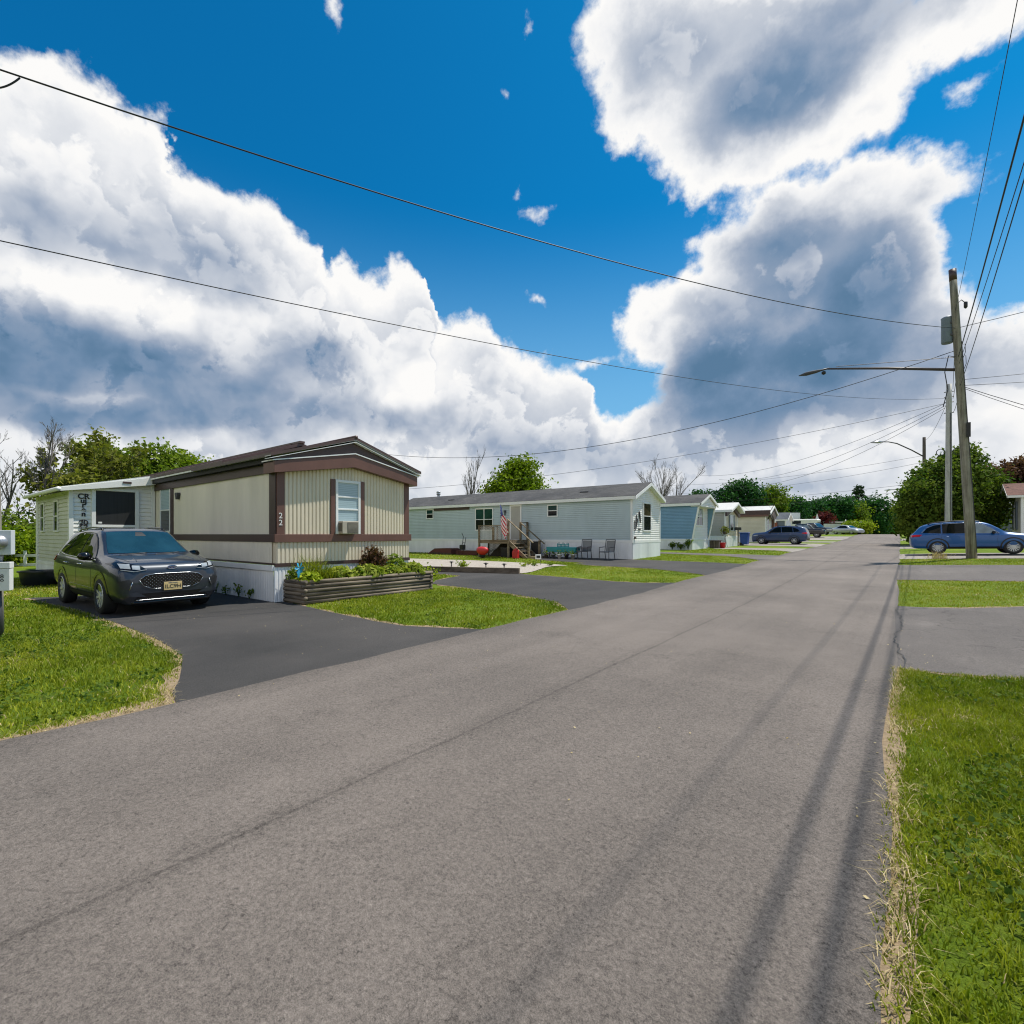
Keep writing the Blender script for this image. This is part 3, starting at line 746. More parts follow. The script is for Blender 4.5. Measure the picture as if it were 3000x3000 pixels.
# ---------------------------------------------------------------- trees and plants
def leaf_cloud(name, C, S, tint, mat, parent, up=.35, aspect=1.6, out=None):
    """one mesh of many small leaf faces; C centres, S sizes"""
    n = len(C); N = rng.normal(size=(n,3))
    if out is not None: N = N*.8+out
    N[:,2] += up; N /= np.linalg.norm(N,axis=1)[:,None]+1e-9
    A = rng.normal(size=(n,3)); A -= N*(A*N).sum(1)[:,None]; A /= np.linalg.norm(A,axis=1)[:,None]+1e-9; B = np.cross(N,A)
    a, b_ = A*(S*.5*aspect)[:,None], B*(S*.5)[:,None]; bend = N*(S*.12)[:,None]
    V = np.stack([C-a, C+b_-bend*.2, C+a, C-b_-bend*.2],1).astype(np.float32)
    me = bpy.data.meshes.new(name); me.vertices.add(n*4); me.vertices.foreach_set('co',V.ravel())
    me.loops.add(n*4); me.loops.foreach_set('vertex_index',np.arange(n*4,dtype=np.int32))
    me.polygons.add(n); me.polygons.foreach_set('loop_start',(np.arange(n)*4).astype(np.int32)); me.update(); me.validate()
    at = me.attributes.new('tint','FLOAT','POINT'); at.data.foreach_set('value',np.repeat(np.clip(tint,0,1),4).astype(np.float32))
    o = bpy.data.objects.new(name,me); COL.objects.link(o); me.materials.append(MATS[mat]); o.parent = parent
    return o

def crown_points(blobs, nclump, per, cr, shell=.55):
    """clumps of leaves spread through a set of ellipsoids (cx,cy,cz,rx,ry,rz)"""
    vol = np.array([b[3]*b[4]*b[5] for b in blobs])**.67; pick = rng.choice(len(blobs), nclump, p=vol/vol.sum())
    D = rng.normal(size=(nclump,3)); D /= np.linalg.norm(D,axis=1)[:,None]
    rad = (shell+(1-shell)*rng.random(nclump)); B = np.array(blobs)[pick]
    CC = B[:,:3]+D*B[:,3:6]*rad[:,None]
    ct = rng.normal(.45,.28,nclump)
    P = np.repeat(CC,per,0); q = rng.normal(size=P.shape)*.5
    size = np.repeat(cr*rng.uniform(.6,1.4,nclump),per)
    P = P+q*size[:,None]*np.array([1,1,.7]); O = np.repeat(D,per,0)
    return P, np.repeat(ct,per)+rng.normal(0,.14,len(P)), O, CC

def tree(name, x, y, label, blobs, leaf, nclump, per, cr, mat='leaf_mid', trunk=.16, bark='bark', cat='tree', group=None, limbs=9, zb=None, shell=.55, trunk_top=None, up=.35):
    """blobs are relative to the trunk foot"""
    z = gz(x,y) if zb is None else zb
    t = thing(name,(x,y,z),label,cat,group)
    P,tint,O,CC = crown_points(blobs,nclump,int(per*1.9),cr,shell)
    leaf_cloud('crown',P,leaf*.66*rng.uniform(.6,1.4,len(P)),tint,mat,t,up,out=O*.5)
    mb = MB(); top = trunk_top or max(b[2] for b in blobs)
    cx = sum(b[0] for b in blobs)/len(blobs); cy = sum(b[1] for b in blobs)/len(blobs)
    pts = [(cx*f**2+rng.normal(0,.05)*f, cy*f**2+rng.normal(0,.05)*f, -.1+(top+.1)*f) for f in np.linspace(0,1,6)]
    mb.tube(pts,[trunk*(1.25-.95*f) for f in np.linspace(0,1,6)],8)
    for i in range(limbs):
        e = CC[rng.integers(len(CC))]; f = rng.uniform(.3,.85); s = Vector(pts[0]).lerp(Vector(pts[-1]),f)
        s = Vector((cx*f*f,cy*f*f,(top)*f)); e = Vector(e); m = s.lerp(e,.5)+Vector((0,0,(e-s).length*.12))
        mb.tube([s,m,e],[trunk*.45,trunk*.28,trunk*.1],5)
    mb.build('trunk',bark,t,smooth=True)
    return t

def bare_tree(name, x, y, h, label, spread=.33, stems=1, mat='grey_bark', r0=.11, depth=5, seed=1, group=None, leaf=None, zb=None, fork=.25):
    rr = random.Random(seed); z = gz(x,y) if zb is None else zb
    t = thing(name,(x,y,z),label,'tree',group); tr = MB(); br = MB(); tips = []
    def grow_b(p,d,L,r,k,mb):
        pts=[p]; q=p.copy(); dd=d.copy(); n=4
        for i in range(n):
            dd=(dd+Vector((rr.gauss(0,.07),rr.gauss(0,.07),rr.gauss(.03,.05)))).normalized(); q=q+dd*L/n; pts.append(q.copy())
        mb.tube(pts,[max(.006,r*(1-.55*i/n)) for i in range(n+1)],6 if k<2 else 4,cap=False)
        if k>=depth: tips.append(pts[-1]); tips.append(pts[2]); return
        nb = 7 if k==0 else rr.choice((3,4))
        for i in range(nb):
            f = rr.uniform(fork if k==0 else .2,1.0); b_=pts[min(int(f*n),n-1)].lerp(pts[min(int(f*n)+1,n)],(f*n)%1)
            a=rr.uniform(0,2*math.pi); s=dd.orthogonal().normalized(); s=Matrix.Rotation(a,3,dd)@s
            nd=(dd+s*rr.uniform(spread*.8,spread*1.9)).normalized(); nd=(nd+Vector((0,0,.12))).normalized()
            grow_b(b_,nd,L*rr.uniform(.38,.62)*(1.15-.35*f),max(.006,r*.45),k+1,br)
    for s in range(stems):
        a=2*math.pi*s/max(stems,1)+.4; lean=0.0 if stems==1 else .28
        grow_b(Vector((0.12*math.cos(a)*(stems>1),.12*math.sin(a)*(stems>1),-.1)),Vector((lean*math.cos(a),lean*math.sin(a),1)).normalized(),h*.72,r0,0,tr)
    tr.build('trunk',mat,t,smooth=True); br.build('branches',mat,t,smooth=True,fix=False)
    if leaf:
        sz,per,m,keep,zmin = leaf
        T_ = np.array([tuple(p) for p in tips if p.z>zmin*h and rr.random()<keep]); P=np.repeat(T_,per,0)+rng.normal(0,sz*1.3,(len(T_)*per,3))
        leaf_cloud('crown',P,sz*rng.uniform(.6,1.4,len(P)),rng.normal(.5,.22,len(P)),m,t)
    return t

def spray(name, x, y, z, label, cat, n, h, spread, leaf, mat, group=None, stem=True, per=5, dome=False):
    """small plant: a handful of stems with leaves"""
    t = thing(name,(x,y,z),label,cat,group); mb=MB(); C=[]; 
    for i in range(n):
        a=rng.uniform(0,6.28); s=rng.uniform(.1,1)*spread; hh=h*rng.uniform(.6,1.0)*(math.sqrt(max(0,1-(s/spread)**2))*.75+.25 if dome else 1)
        e=Vector((s*math.cos(a),s*math.sin(a),hh)); m=e*.5+Vector((0,0,hh*.15))
        mb.tube([(0,0,0),m,e],[.006,.005,.003],4,cap=False)
        for k in range(per):
            f=.35+.65*(k+1)/per; p=m.lerp(e,(f-.5)*2) if f>.5 else m*(f*2); C.append(tuple(p))
    C=np.array(C)+rng.normal(0,leaf*.5,(len(C),3)); leaf_cloud('leaves',C,leaf*rng.uniform(.6,1.3,len(C)),rng.normal(.5,.25,len(C)),mat,t,.8)
    mb.build('stems','leaf_dark',t,fix=False)
    return t

# ---------------------------------------------------------------- houses
PX, PY, PZ = Vector((1,0,0)), Vector((0,1,0)), Vector((0,0,1)); NX, NY = -PX, -PY

def window(parent, o, t, n, w, h, pane='dark_glass', rails=(.5,), mull=(), fw=.06, frame='white_trim', name='window', out=.035, lower=None, label=None):
    """o = lower left corner on the wall face; frame proud of the wall, the panes inside it"""
    mb = MB()
    mb.obox(o,t,n,0,fw,0,out,0,h).obox(o,t,n,w-fw,w,0,out,0,h).obox(o,t,n,fw,w-fw,0,out,0,fw).obox(o,t,n,fw,w-fw,0,out,h-fw,h)
    for r in rails: mb.obox(o,t,n,fw,w-fw,0,out-.008,h*r-.02,h*r+.02)
    for m in mull: mb.obox(o,t,n,w*m-.03,w*m+.03,0,out-.004,fw,h-fw)
    f = mb.build(name,frame,parent,world=True,bevel=.004,label=label)
    cuts = [fw]+[h*r for r in rails]+[h-fw] if lower else [fw,h-fw]
    for i in range(len(cuts)-1):
        g = MB().obox(o,t,n,fw,w-fw,.004,.014,cuts[i],cuts[i+1])
        g.build('pane',lower if (lower and i == 0) else pane,f,world=True)
    return f

def gable_roof(parent, xa, xb, y0, y1, ze, zr, mat, th=.07, name='roof'):
    ym = (y0+y1)/2
    mb = MB().prism([(y0,ze),(ym,zr),(y1,ze),(y1,ze+th),(ym,zr+th),(y0,ze+th)],(0,0,0),PY,PZ,PX,xa,xb)
    return mb.build(name,mat,parent,world=True)

def rake(parent, x0, x1, y0, y1, ze, zr, hgt, mat, name='gable_trim', drop=0.):
    """sloping boards under the front edge of a gable"""
    ym=(y0+y1)/2
    mb = MB().prism([(y0,ze-drop-hgt),(ym,zr-drop-hgt),(y1,ze-drop-hgt),(y1,ze-drop),(ym,zr-drop),(y0,ze-drop)],(0,0,0),PY,PZ,PX,x0,x1)
    return mb.build(name,mat,parent,world=True)

def gable_clip(mb, y0, y1, ze, zr):
    ym=(y0+y1)/2; s=(zr-ze)/(ym-y0)
    return clip(mb,[((0,y0,ze),(0,-s,1)),((0,y1,ze),(0,s,1))])

# ---- the tan and brown home
def house_tan():
    zf = 0.0; Xf, Xb, Y0, Y1 = -11.2, -30., 5.55, 9.40
    H = thing('mobile_home',((Xf+Xb)/2,(Y0+Y1)/2,zf),'tan ribbed mobile home with brown trim and house number 22','mobile home')
    HOUSES_FOOT.append((Xb-.2,Xf+.1,Y0-.1,Y1+.2))
    core = MB().box(Xb,Xf-.03,Y0+.03,Y1-.03,.86,2.98); core.build('wall_core','tan_side',H,world=True)
    # long side
    w = ribs((-17.62,Y0,0),PX,NY,6.13,1.55,2.97,.066,.006); w2 = ribs((-30,Y0,0),PX,NY,18.6,.885,1.37,.15,.008); w3 = ribs((-30,Y0,0),PX,NY,12.15,1.55,2.97,.12,.006)
    w.add(w2.v,w2.f).add(w3.v,w3.f); w.build('side_wall','tan_side',H,world=True)
    # front
    f = ribs((Xf,Y0+.18,0),PY,PX,Y1-Y0-.36,1.55,3.4,.098,.028); f = gable_clip(f,5.4,9.55,2.98,3.33)
    f2 = ribs((Xf,Y0,0),PY,PX,Y1-Y0,.885,1.36,.098,.028); f.add(f2.v,f2.f); f.build('front_wall','tan_metal',H,world=True)
    core2 = gable_clip(MB().box(Xf-.3,Xf-.012,Y0+.02,Y1-.02,.88,3.5),5.4,9.55,2.96,3.31); core2.build('front_wall_backing','tan_metal',H,world=True)
    # brown bands and posts
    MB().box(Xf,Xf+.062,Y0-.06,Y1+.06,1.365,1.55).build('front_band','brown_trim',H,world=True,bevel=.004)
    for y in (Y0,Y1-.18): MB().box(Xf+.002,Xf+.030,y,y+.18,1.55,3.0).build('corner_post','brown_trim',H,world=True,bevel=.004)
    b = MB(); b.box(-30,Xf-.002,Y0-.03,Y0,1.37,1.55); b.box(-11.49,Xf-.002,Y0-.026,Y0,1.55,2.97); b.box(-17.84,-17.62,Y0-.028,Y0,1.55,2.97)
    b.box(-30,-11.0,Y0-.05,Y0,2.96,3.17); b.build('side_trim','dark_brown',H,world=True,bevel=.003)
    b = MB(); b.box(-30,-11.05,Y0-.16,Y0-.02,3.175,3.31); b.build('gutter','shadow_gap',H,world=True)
    b = MB(); b.box(-30,-11.3,Y0-.20,Y0-.165,3.30,3.345); b.build('eave_edge','white_trim',H,world=True)
    # skirting
    s = ribs((-30,Y0-.04,0),PX,NY,18.76,-.05,.72,.085,.012); s2 = ribs((Xf-.0,Y0-.05,0),PY,PX,Y1-Y0+.05,-.05,.80,.085,.012); s.add(s2.v,s2.f)
    s.build('skirting','white_skirt',H,world=True)
    c = MB().box(-30,Xf-.01,Y0-.085,Y0-.03,.71,.835); c.build('skirting_cap','white_skirt',H,world=True,bevel=.006)
    c = MB().box(-30,Xf-.01,Y0-.035,Y0+.01,.84,.882).box(Xf-.02,Xf+.03,Y0-.03,Y1+.03,.80,.882); c.build('sill_strip','dark_brown',H,world=True)
    # front gable: fascia band, dark infill, rake edges
    xf = -10.985
    fb = MB().prism([(5.40,2.93),(7.475,3.26),(9.55,2.93),(9.55,3.19),(7.475,3.59),(5.40,3.19)],(0,0,0),PY,PZ,PX,Xf-.30,xf); fb.build('gable_fascia','brown_trim',H,world=True,bevel=.004)
    ln = MB().prism([(5.36,3.195),(7.475,3.595),(9.59,3.195),(9.59,3.22),(7.475,3.622),(5.36,3.22)],(0,0,0),PY,PZ,PX,Xf-.3,xf+.02); ln.build('fascia_edge','white_trim',H,world=True)
    inf = MB().prism([(5.5,3.225),(7.475,3.625),(9.45,3.225),(9.5,3.27),(7.475,3.88),(5.45,3.27)],(0,0,0),PY,PZ,PX,Xf-.3,xf-.06); inf.build('gable_infill','dark_brown',H,world=True)
    gable_roof(H,-15.5,-10.93,5.30,9.65,3.29,3.955,'brown_roof',.07,'front_roof')
    e = MB()
    for dz in (.0,.055): e.prism([(5.29,3.232+dz),(7.475,3.892+dz),(9.66,3.232+dz),(9.66,3.246+dz),(7.475,3.908+dz),(5.29,3.246+dz)],(0,0,0),PY,PZ,PX,-11.2,-10.94+.006*(dz>0))
    e.build('roof_edge','white_trim',H,world=True)
    rc = MB().tube([(-15.5,7.475,4.03),(-10.92,7.475,4.03)],.045,8); rc.build('ridge_cap','brown_roof',H,world=True,smooth=True)
    # roof-over on the rear length
    r = MB().prism([(5.34,3.35),(7.475,4.10),(9.61,3.35),(9.61,3.43),(7.475,4.19),(5.34,3.43)],(0,0,0),PY,PZ,PX,-30.2,-13.6); r.build('rear_roof','brown_roof',H,world=True)
    r = MB()
    for x in np.arange(-30,-13.7,.42): r.prism([(5.33,3.43),(7.475,4.19),(7.475,4.215),(5.33,3.455)],(0,0,0),PY,PZ,PX,x,x+.03)
    r.box(-30.2,-13.55,7.40,7.55,4.17,4.23); r.build('roof_ribs','brown_roof',H,world=True)
    MB().lathe((-13.9,8.7,3.5),[(.07,0),(.07,.22),(.12,.22),(.12,.30),(.02,.34)],10).build('roof_vent','dark_brown',H,world=True,smooth=True)
    # windows
    wf = window(H,(Xf+.022,7.03,1.555),PY,PX,.72,1.37,'blind_glass',(.46,.69),(),.065,out=.04)
    for y in (6.90,7.76): MB().box(Xf+.018,Xf+.052,y,y+.115,1.555,2.93).build('shutter','brown_trim',H,world=True,bevel=.004)
    window(H,(-18.74,Y0-.004,1.60),PX,NY,.90,1.48,'blind_glass',(.48,),(),.06,lower='dark_glass')
    lamp = MB().box(-17.24,-17.04,Y0-.10,Y0,2.72,2.80).prism([(0,0),(.16,0),(.12,-.12),(.04,-.12)],(-17.22,Y0-.10,2.72),PX,PZ,PY,0,.09); lamp.build('wall_lamp','dark_iron',H,world=True,bevel=.004)
    nt = text_mesh('2',.18,(Xf+.034,Y0+.085,1.97),PY,PZ,.006,'white_trim',None)
    n2 = text_mesh('2',.18,(Xf+.034,Y0+.085,1.81),PY,PZ,.006,'white_trim',None); nt.add(n2.v,n2.f); nt.build('house_number','white_trim',H,world=True)
    # lean-to addition on the side
    ax, ay0, ab = -19.25, 3.42, -24.2
    wv = lap((ax,ay0,0),PY,PX,Y0-ay0-.02,.12,3.4,.125,.016); wv = clip(wv,[((0,ay0,2.86),(0,-(3.30-2.86)/(Y0-ay0),1))]); wv.build('addition_front_wall','white_vinyl',H,world=True)
    wl = lap((ab,ay0,0),PX,NY,ax-ab,.62,2.86,.125,.016); wl.build('addition_side_wall','green_white_vinyl',H,world=True)
    sk = ribs((ab,ay0-.005,0),PX,NY,ax-ab,.1,.55,.1,.012); sk.add(*(lambda q:(q.v,q.f))(MB().box(ab,ax,ay0-.03,ay0,.55,.64))); sk.build('addition_skirting','white_skirt',H,world=True)
    cr = MB().box(ab,ax-.012,ay0+.012,Y0-.03,.1,2.85); cr.build('addition_core','white_vinyl',H,world=True)
    tr = MB()
    for bx in ((ax-.12,ax+.035,ay0-.035,ay0+.07,.05,2.88),(ab-.05,ab+.22,ay0-.04,ay0+.08,.05,2.86),(ax,ax+.03,Y0-.12,Y0-.03,.1,3.2)): MB().box(*bx).build('corner_trim','white_trim',H,world=True,bevel=.005)
    rf = MB().prism([(ay0-.28,2.86),(Y0-.06,3.40),(Y0-.06,3.46),(ay0-.28,2.92)],(0,0,0),PY,PZ,PX,ab-.25,ax+.22); rf.build('addition_roof','white_trim',H,world=True)
    fa = MB().prism([(ay0-.28,2.80),(Y0-.07,3.15),(Y0-.07,3.40),(ay0-.28,2.90)],(0,0,0),PY,PZ,PX,ax+.10,ax+.235); fa.build('addition_fascia','white_vinyl',H,world=True)
    MB().tube([(ab-.25,ay0-.30,2.86),(ax+.24,ay0-.30,2.86)],.065,8).build('addition_gutter','white_trim',H,world=True,smooth=True)
    MB().box(ax+.235,ax+.25,4.62,4.84,3.13,3.19).build('fascia_vent','dark_brown',H,world=True)
    d = MB(); o=(ax+.018,4.0,0)
    d.obox(o,PY,PX,-.10,0,0,.05,.2,2.96).obox(o,PY,PX,.98,1.08,0,.05,.2,2.96).obox(o,PY,PX,0,.98,0,.05,2.88,2.96).obox(o,PY,PX,0,.98,0,.05,1.76,1.84).obox(o,PY,PX,0,.98,0,.045,.2,.9)
    dr = d.build('screen_door','white_trim',H,world=True,bevel=.004)
    MB().obox(o,PY,PX,0,.98,.005,.02,1.84,2.88).build('screen','screen_mesh',dr,world=True)
    MB().obox(o,PY,PX,0,.98,.005,.02,.9,1.76).build('lower_panel','screen_mesh',dr,world=True)
    MB().obox(o,PY,PX,.06,.15,.02,.03,1.88,1.93).build('sticker','white_trim',dr,world=True)
    for x in (-23.5,-21.35): window(H,(x,ay0-.012,1.62),PX,NY,.62,1.0,'dark_glass',(.5,),(),.05)
    rows = ['CR','uj','r','e','n','..','20','62']; zz = 2.68
    for s_ in rows:
        q = text_mesh(s_,.21,(ax+.024,3.72,zz),PY,PZ,.005,'black_plastic',None,bold=.006); q.build('lettering','black_plastic',H,world=True); zz -= .132
    # air conditioner sits in the window
    A = thing('window_air_conditioner',(Xf+.1,7.3,1.555),'beige window air conditioner below the blinds of the tan home','air conditioner')
    MB().box(Xf+.0,Xf+.24,7.10,7.57,1.56,1.88).build('case','ac_beige',A,world=True,bevel=.012)
    g = MB().box(Xf+.24,Xf+.246,7.24,7.55,1.58,1.85).build('grille','ac_grille',A,world=True)
    s_ = MB()
    for i in range(9): s_.box(Xf+.246,Xf+.252,7.25,7.54,1.60+i*.028,1.608+i*.028)
    s_.build('louvres','ac_beige',A,world=True)
    s_ = MB()
    for i in range(6): s_.box(Xf+.06+i*.028,Xf+.07+i*.028,7.092,7.10,1.62,1.83)
    s_.build('side_slots','ac_grille',A,world=True)
house_tan()

def plain_home(name,label,Xf,Xb,Y0,Y1,zb,zs,ze,zr,side,front,skirt='white_skirt',roof='grey_shingle',ohf=.28,ohs=.16,trim='white_trim',pitch=.105,fz=.17):
    H = thing(name,((Xf+Xb)/2,(Y0+Y1)/2,zb),label,'mobile home')
    HOUSES_FOOT.append((min(Xf,Xb)-.2,max(Xf,Xb)+.1,Y0-.1,Y1+.2))
    d = 1 if Xf > Xb else -1; xa, xb = min(Xf,Xb), max(Xf,Xb); ym=(Y0+Y1)/2
    MB().box(xa+.02,xb-.02,Y0+.02,Y1-.02,zb-.1,ze-.02).build('wall_core',side,H,world=True)
    lap((xa,Y0,0),PX,NY,xb-xa,zs,ze,pitch).build('side_wall',side,H,world=True)
    sl = (zr-ze)/(ym-Y0+ohs)
    fw = lap((Xf,Y0,0),PY,PX,Y1-Y0,zs,zr+.1,pitch) if d > 0 else lap((Xf,Y1,0),NY,NX,Y1-Y0,zs,zr+.1,pitch)
    gable_clip(fw,Y0-ohs,Y1+ohs,ze,zr).build('front_wall',front,H,world=True)
    gable_clip(MB().box(min(Xf,Xf-d*.2),max(Xf,Xf-d*.2)-.004*(d>0)+.0*(d<0),Y0+.01,Y1-.01,ze-.3,zr),Y0-ohs,Y1+ohs,ze-.01,zr-.01).build('gable_backing',front,H,world=True)
    s = ribs((xa,Y0-.012,0),PX,NY,xb-xa,zb-.25,zs-.10,.12,.010); s2 = ribs((Xf+d*.012,Y0,0),PY,PX,Y1-Y0,zb-.25,zs-.10,.12,.010 if d>0 else -.01); s.add(s2.v,s2.f); s.build('skirting',skirt,H,world=True)
    c = MB().box(xa,xb+.0,Y0-.035,Y0,zs-.12,zs+.02); c.box(*( (Xf,Xf+.03) if d>0 else (Xf-.03,Xf)),Y0-.02,Y1+.02,zs-.12,zs+.01); c.build('skirting_cap',trim,H,world=True)
    for y in (Y0,Y1-.09): MB().box(*((Xf,Xf+.025) if d>0 else (Xf-.025,Xf)),y,y+.09,zs,ze-.02).build('corner_trim',trim,H,world=True)
    MB().box(*((Xf-.09,Xf) if d>0 else (Xf,Xf+.09)),Y0-.024,Y0,zs,ze-.02).build('corner_trim',trim,H,world=True)
    gable_roof(H,xa-(ohf if d<0 else 0),xb+(ohf if d>0 else 0),Y0-ohs,Y1+ohs,ze,zr,roof,.07)
    MB().box(xa-(ohf if d<0 else 0),xb+(ohf-.03 if d>0 else 0),Y0-ohs-.02,Y0-ohs,ze-fz+.05,ze+.05).build('eave_fascia',trim,H,world=True)
    MB().box(xa,xb,Y0-ohs,Y0,ze-fz+.05,ze-fz+.075).build('soffit',trim,H,world=True)
    x0,x1 = (Xf,Xf+ohf+.02) if d>0 else (Xf-ohf-.02,Xf)
    rk = MB().prism([(Y0-ohs-.02,ze-fz+.04),(ym,zr-fz+.04),(Y1+ohs+.02,ze-fz+.04),(Y1+ohs+.02,ze+.035),(ym,zr+.035),(Y0-ohs-.02,ze+.035)],(0,0,0),PY,PZ,PX,x1-.035 if d>0 else x0,x1 if d>0 else x0+.035)
    rk.build('gable_trim',trim,H,world=True)
    so = MB().prism([(Y0-ohs,ze-fz+.05),(ym,zr-fz+.05),(Y1+ohs,ze-fz+.05),(Y1+ohs,ze-fz+.075),(ym,zr-fz+.075),(Y0-ohs,ze-fz+.075)],(0,0,0),PY,PZ,PX,x0+.0,x1-.03 if d>0 else x1)
    so.build('gable_soffit',trim,H,world=True)
    return H

# ---- the long blue-grey home
def house_blue():
    Xf,Y0,Y1 = -10.85,23.8,27.52
    H = plain_home('mobile_home','long blue-grey clapboard mobile home with grey shingle roof behind the flag',Xf,-30.,Y0,Y1,.27,1.22,3.46,4.30,'blue_grey_vinyl','white_vinyl',ohf=.26)
    f = H.children
    sl = gable_clip(lap((Xf+.016,Y0+.09,0),PY,PX,Y1-Y0-.18,2.95,4.4,.105),Y0-.16,Y1+.16,3.40,4.24)
    window(H,(-26.4,Y0-.014,2.62),PX,NY,.74,.68,'green_reflection_glass',(.5,),(),.06,lower='dark_glass')
    window(H,(-21.73,Y0-.014,1.77),PX,NY,1.54,1.45,'green_reflection_glass',(.5,),(.5,),.07,lower='dark_glass')
    window(H,(-16.09,Y0-.014,2.55),PX,NY,.72,.70,'green_reflection_glass',(.5,),(),.06,lower='dark_glass')
    window(H,(Xf+.014,25.10,1.70),PY,PX,1.06,1.56,'brown_glass',(.53,),(),.07,lower='dark_glass')
    MB().box(-25.59,-22.25,Y0-.06,Y0-.01,3.17,3.36).build('awning_rail','dark_brown',H,world=True)
    d = MB().obox((-18.85,Y0-.014,1.24),PX,NY,0,.09,0,.04,0,2.1).obox((-18.85,Y0-.014,1.24),PX,NY,.81,.90,0,.04,0,2.1).obox((-18.85,Y0-.014,1.24),PX,NY,.09,.81,0,.04,2.0,2.1)
    df = d.build('door_frame','white_trim',H,world=True)
    MB().obox((-18.85,Y0-.014,1.24),PX,NY,.09,.81,.005,.02,0,2.0).build('door','grey_beige_vinyl',df,world=True)
    MB().box(-19.30,-19.16,Y0-.10,Y0-.01,2.90,3.03).box(-19.26,-19.2,Y0-.08,Y0-.02,2.72,2.90).build('porch_lamp','dark_iron',H,world=True)
    for x in (-14.4,-25.0): MB().box(x,x+.55,24.55,24.9,3.72+.1,3.98).build('roof_vent','dark_iron',H,world=True,bevel=.02)
    v = MB().tube([(-27.83,26.3,3.9),(-27.83,26.3,4.62)],.10,10).lathe((-27.83,26.3,4.55),[(.10,0),(.17,.05),(.17,.10),(.10,.14),(.17,.2),(.17,.24),(.09,.28)],10); v.build('flue_pipe','galvanised',H,world=True,smooth=True)
    # curved metal wall ornament
    w = MB()
    w.tube([(Xf+.05,24.55+.16*math.sin(a*1.2),2.75-.62*a) for a in np.linspace(0,1,8)],[.03,.04,.045,.045,.04,.035,.03,.02],6)
    w.tube([(Xf+.05,24.22,2.55),(Xf+.05,24.22,2.0)],.03,6); w.tube([(Xf+.05,24.0+.35*f,1.75+.6*f*f) for f in np.linspace(0,1,6)],.025,6)
    w.tube([(Xf+.05,24.0,2.25),(Xf+.05,24.0,1.8)],.03,6)
    w.build('wall_ornament','dark_iron',H,world=True)
    MB().box(Xf+.015,Xf+.09,23.98,24.10,1.30,1.42).build('outlet_box','bark',H,world=True); MB().box(Xf+.015,Xf+.05,24.5,24.75,1.78,1.86).build('house_plate','dark_iron',H,world=True)
    return H
house_blue()

# ---- the brighter blue home with a raked prow
def house_prow():
    Y0,Y1,zb = 35.4,39.12,.43
    Xw = -11.66
    H = thing('mobile_home',(-15,37.2,zb),'bright blue mobile home whose slanted white front leans out over the lawn','mobile home')
    HOUSES_FOOT.append((-20.2,-11.6,Y0-.1,Y1+.2))
    zs,ze,zr = 1.20,3.70,4.42
    MB().box(-20,Xw-.02,Y0+.02,Y1-.02,zb-.1,3.66).build('wall_core','mid_blue_vinyl',H,world=True)
    sw = lap((-20,Y0,0),PX,NY,9.0,zs,3.68,.105); sw = clip(sw,[((-11.64,Y0,1.2),(1,0,-(.44/2.45)))]); sw.build('side_wall','mid_blue_vinyl',H,world=True)
    for y in (Y0,Y1): 
        fin = MB().prism([(-11.70,zs),(-11.62,zs),(-11.16,3.66),(-11.70,3.66)],(0,0,0),PX,PZ,PY,y+.006 if y==Y0 else y-.05,y+.05 if y==Y0 else y-.006); fin.build('prow_fin','mid_blue_vinyl',H,world=True)
        MB().prism([(-11.66,zs-.1),(-11.56,zs-.1),(-11.08,3.66),(-11.18,3.66)],(0,0,0),PX,PZ,PY,y-.05,y+.07).build('prow_trim','white_trim',H,world=True)
    lap((Xw,Y0+.06,0),PY,PX,Y1-Y0-.12,zs,3.66,.12).build('front_wall','white_vinyl',H,world=True)
    s = ribs((-20,Y0-.012,0),PX,NY,8.4,zb-.2,zs-.08,.12,.01); s2 = ribs((Xw+.012,Y0,0),PY,PX,Y1-Y0,zb-.2,zs-.08,.12,.01); s.add(s2.v,s2.f); s.build('skirting','white_skirt',H,world=True)
    MB().box(-20,Xw+.02,Y0-.03,Y0,zs-.1,zs+.02).box(Xw,Xw+.05,Y0,Y1,zs-.1,zs+.02).build('skirting_cap','white_trim',H,world=True)
    gable_roof(H,-20,-10.92,Y0-.16,Y1+.16,ze,zr,'grey_shingle',.07)
    g = gable_clip(lap((-11.06,Y0-.05,0),PY,PX,Y1-Y0+.1,3.52,4.5,.11),Y0-.16,Y1+.16,ze,zr-.02); g.build('gable_wall','white_vinyl',H,world=True)
    MB().box(-11.7,-11.07,Y0-.05,Y1+.05,3.50,3.56).build('gable_soffit','white_trim',H,world=True)
    gable_clip(MB().box(-11.7,-11.075,Y0,Y1,3.56,4.4),Y0-.16,Y1+.16,ze-.02,zr-.02).build('gable_backing','white_vinyl',H,world=True)
    rake(H,-11.0,-10.9,Y0-.18,Y1+.18,ze+.05,zr+.05,.17,'white_trim')
    MB().box(-20,-10.95,Y0-.18,Y0-.16,ze-.14,ze+.05).build('eave_fascia','white_trim',H,world=True)
    window(H,(Xw+.016,36.1,2.15),PY,PX,1.75,1.36,'pale_glass',(.5,),(.5,),.07,lower='dark_glass')
    return H
house_prow()

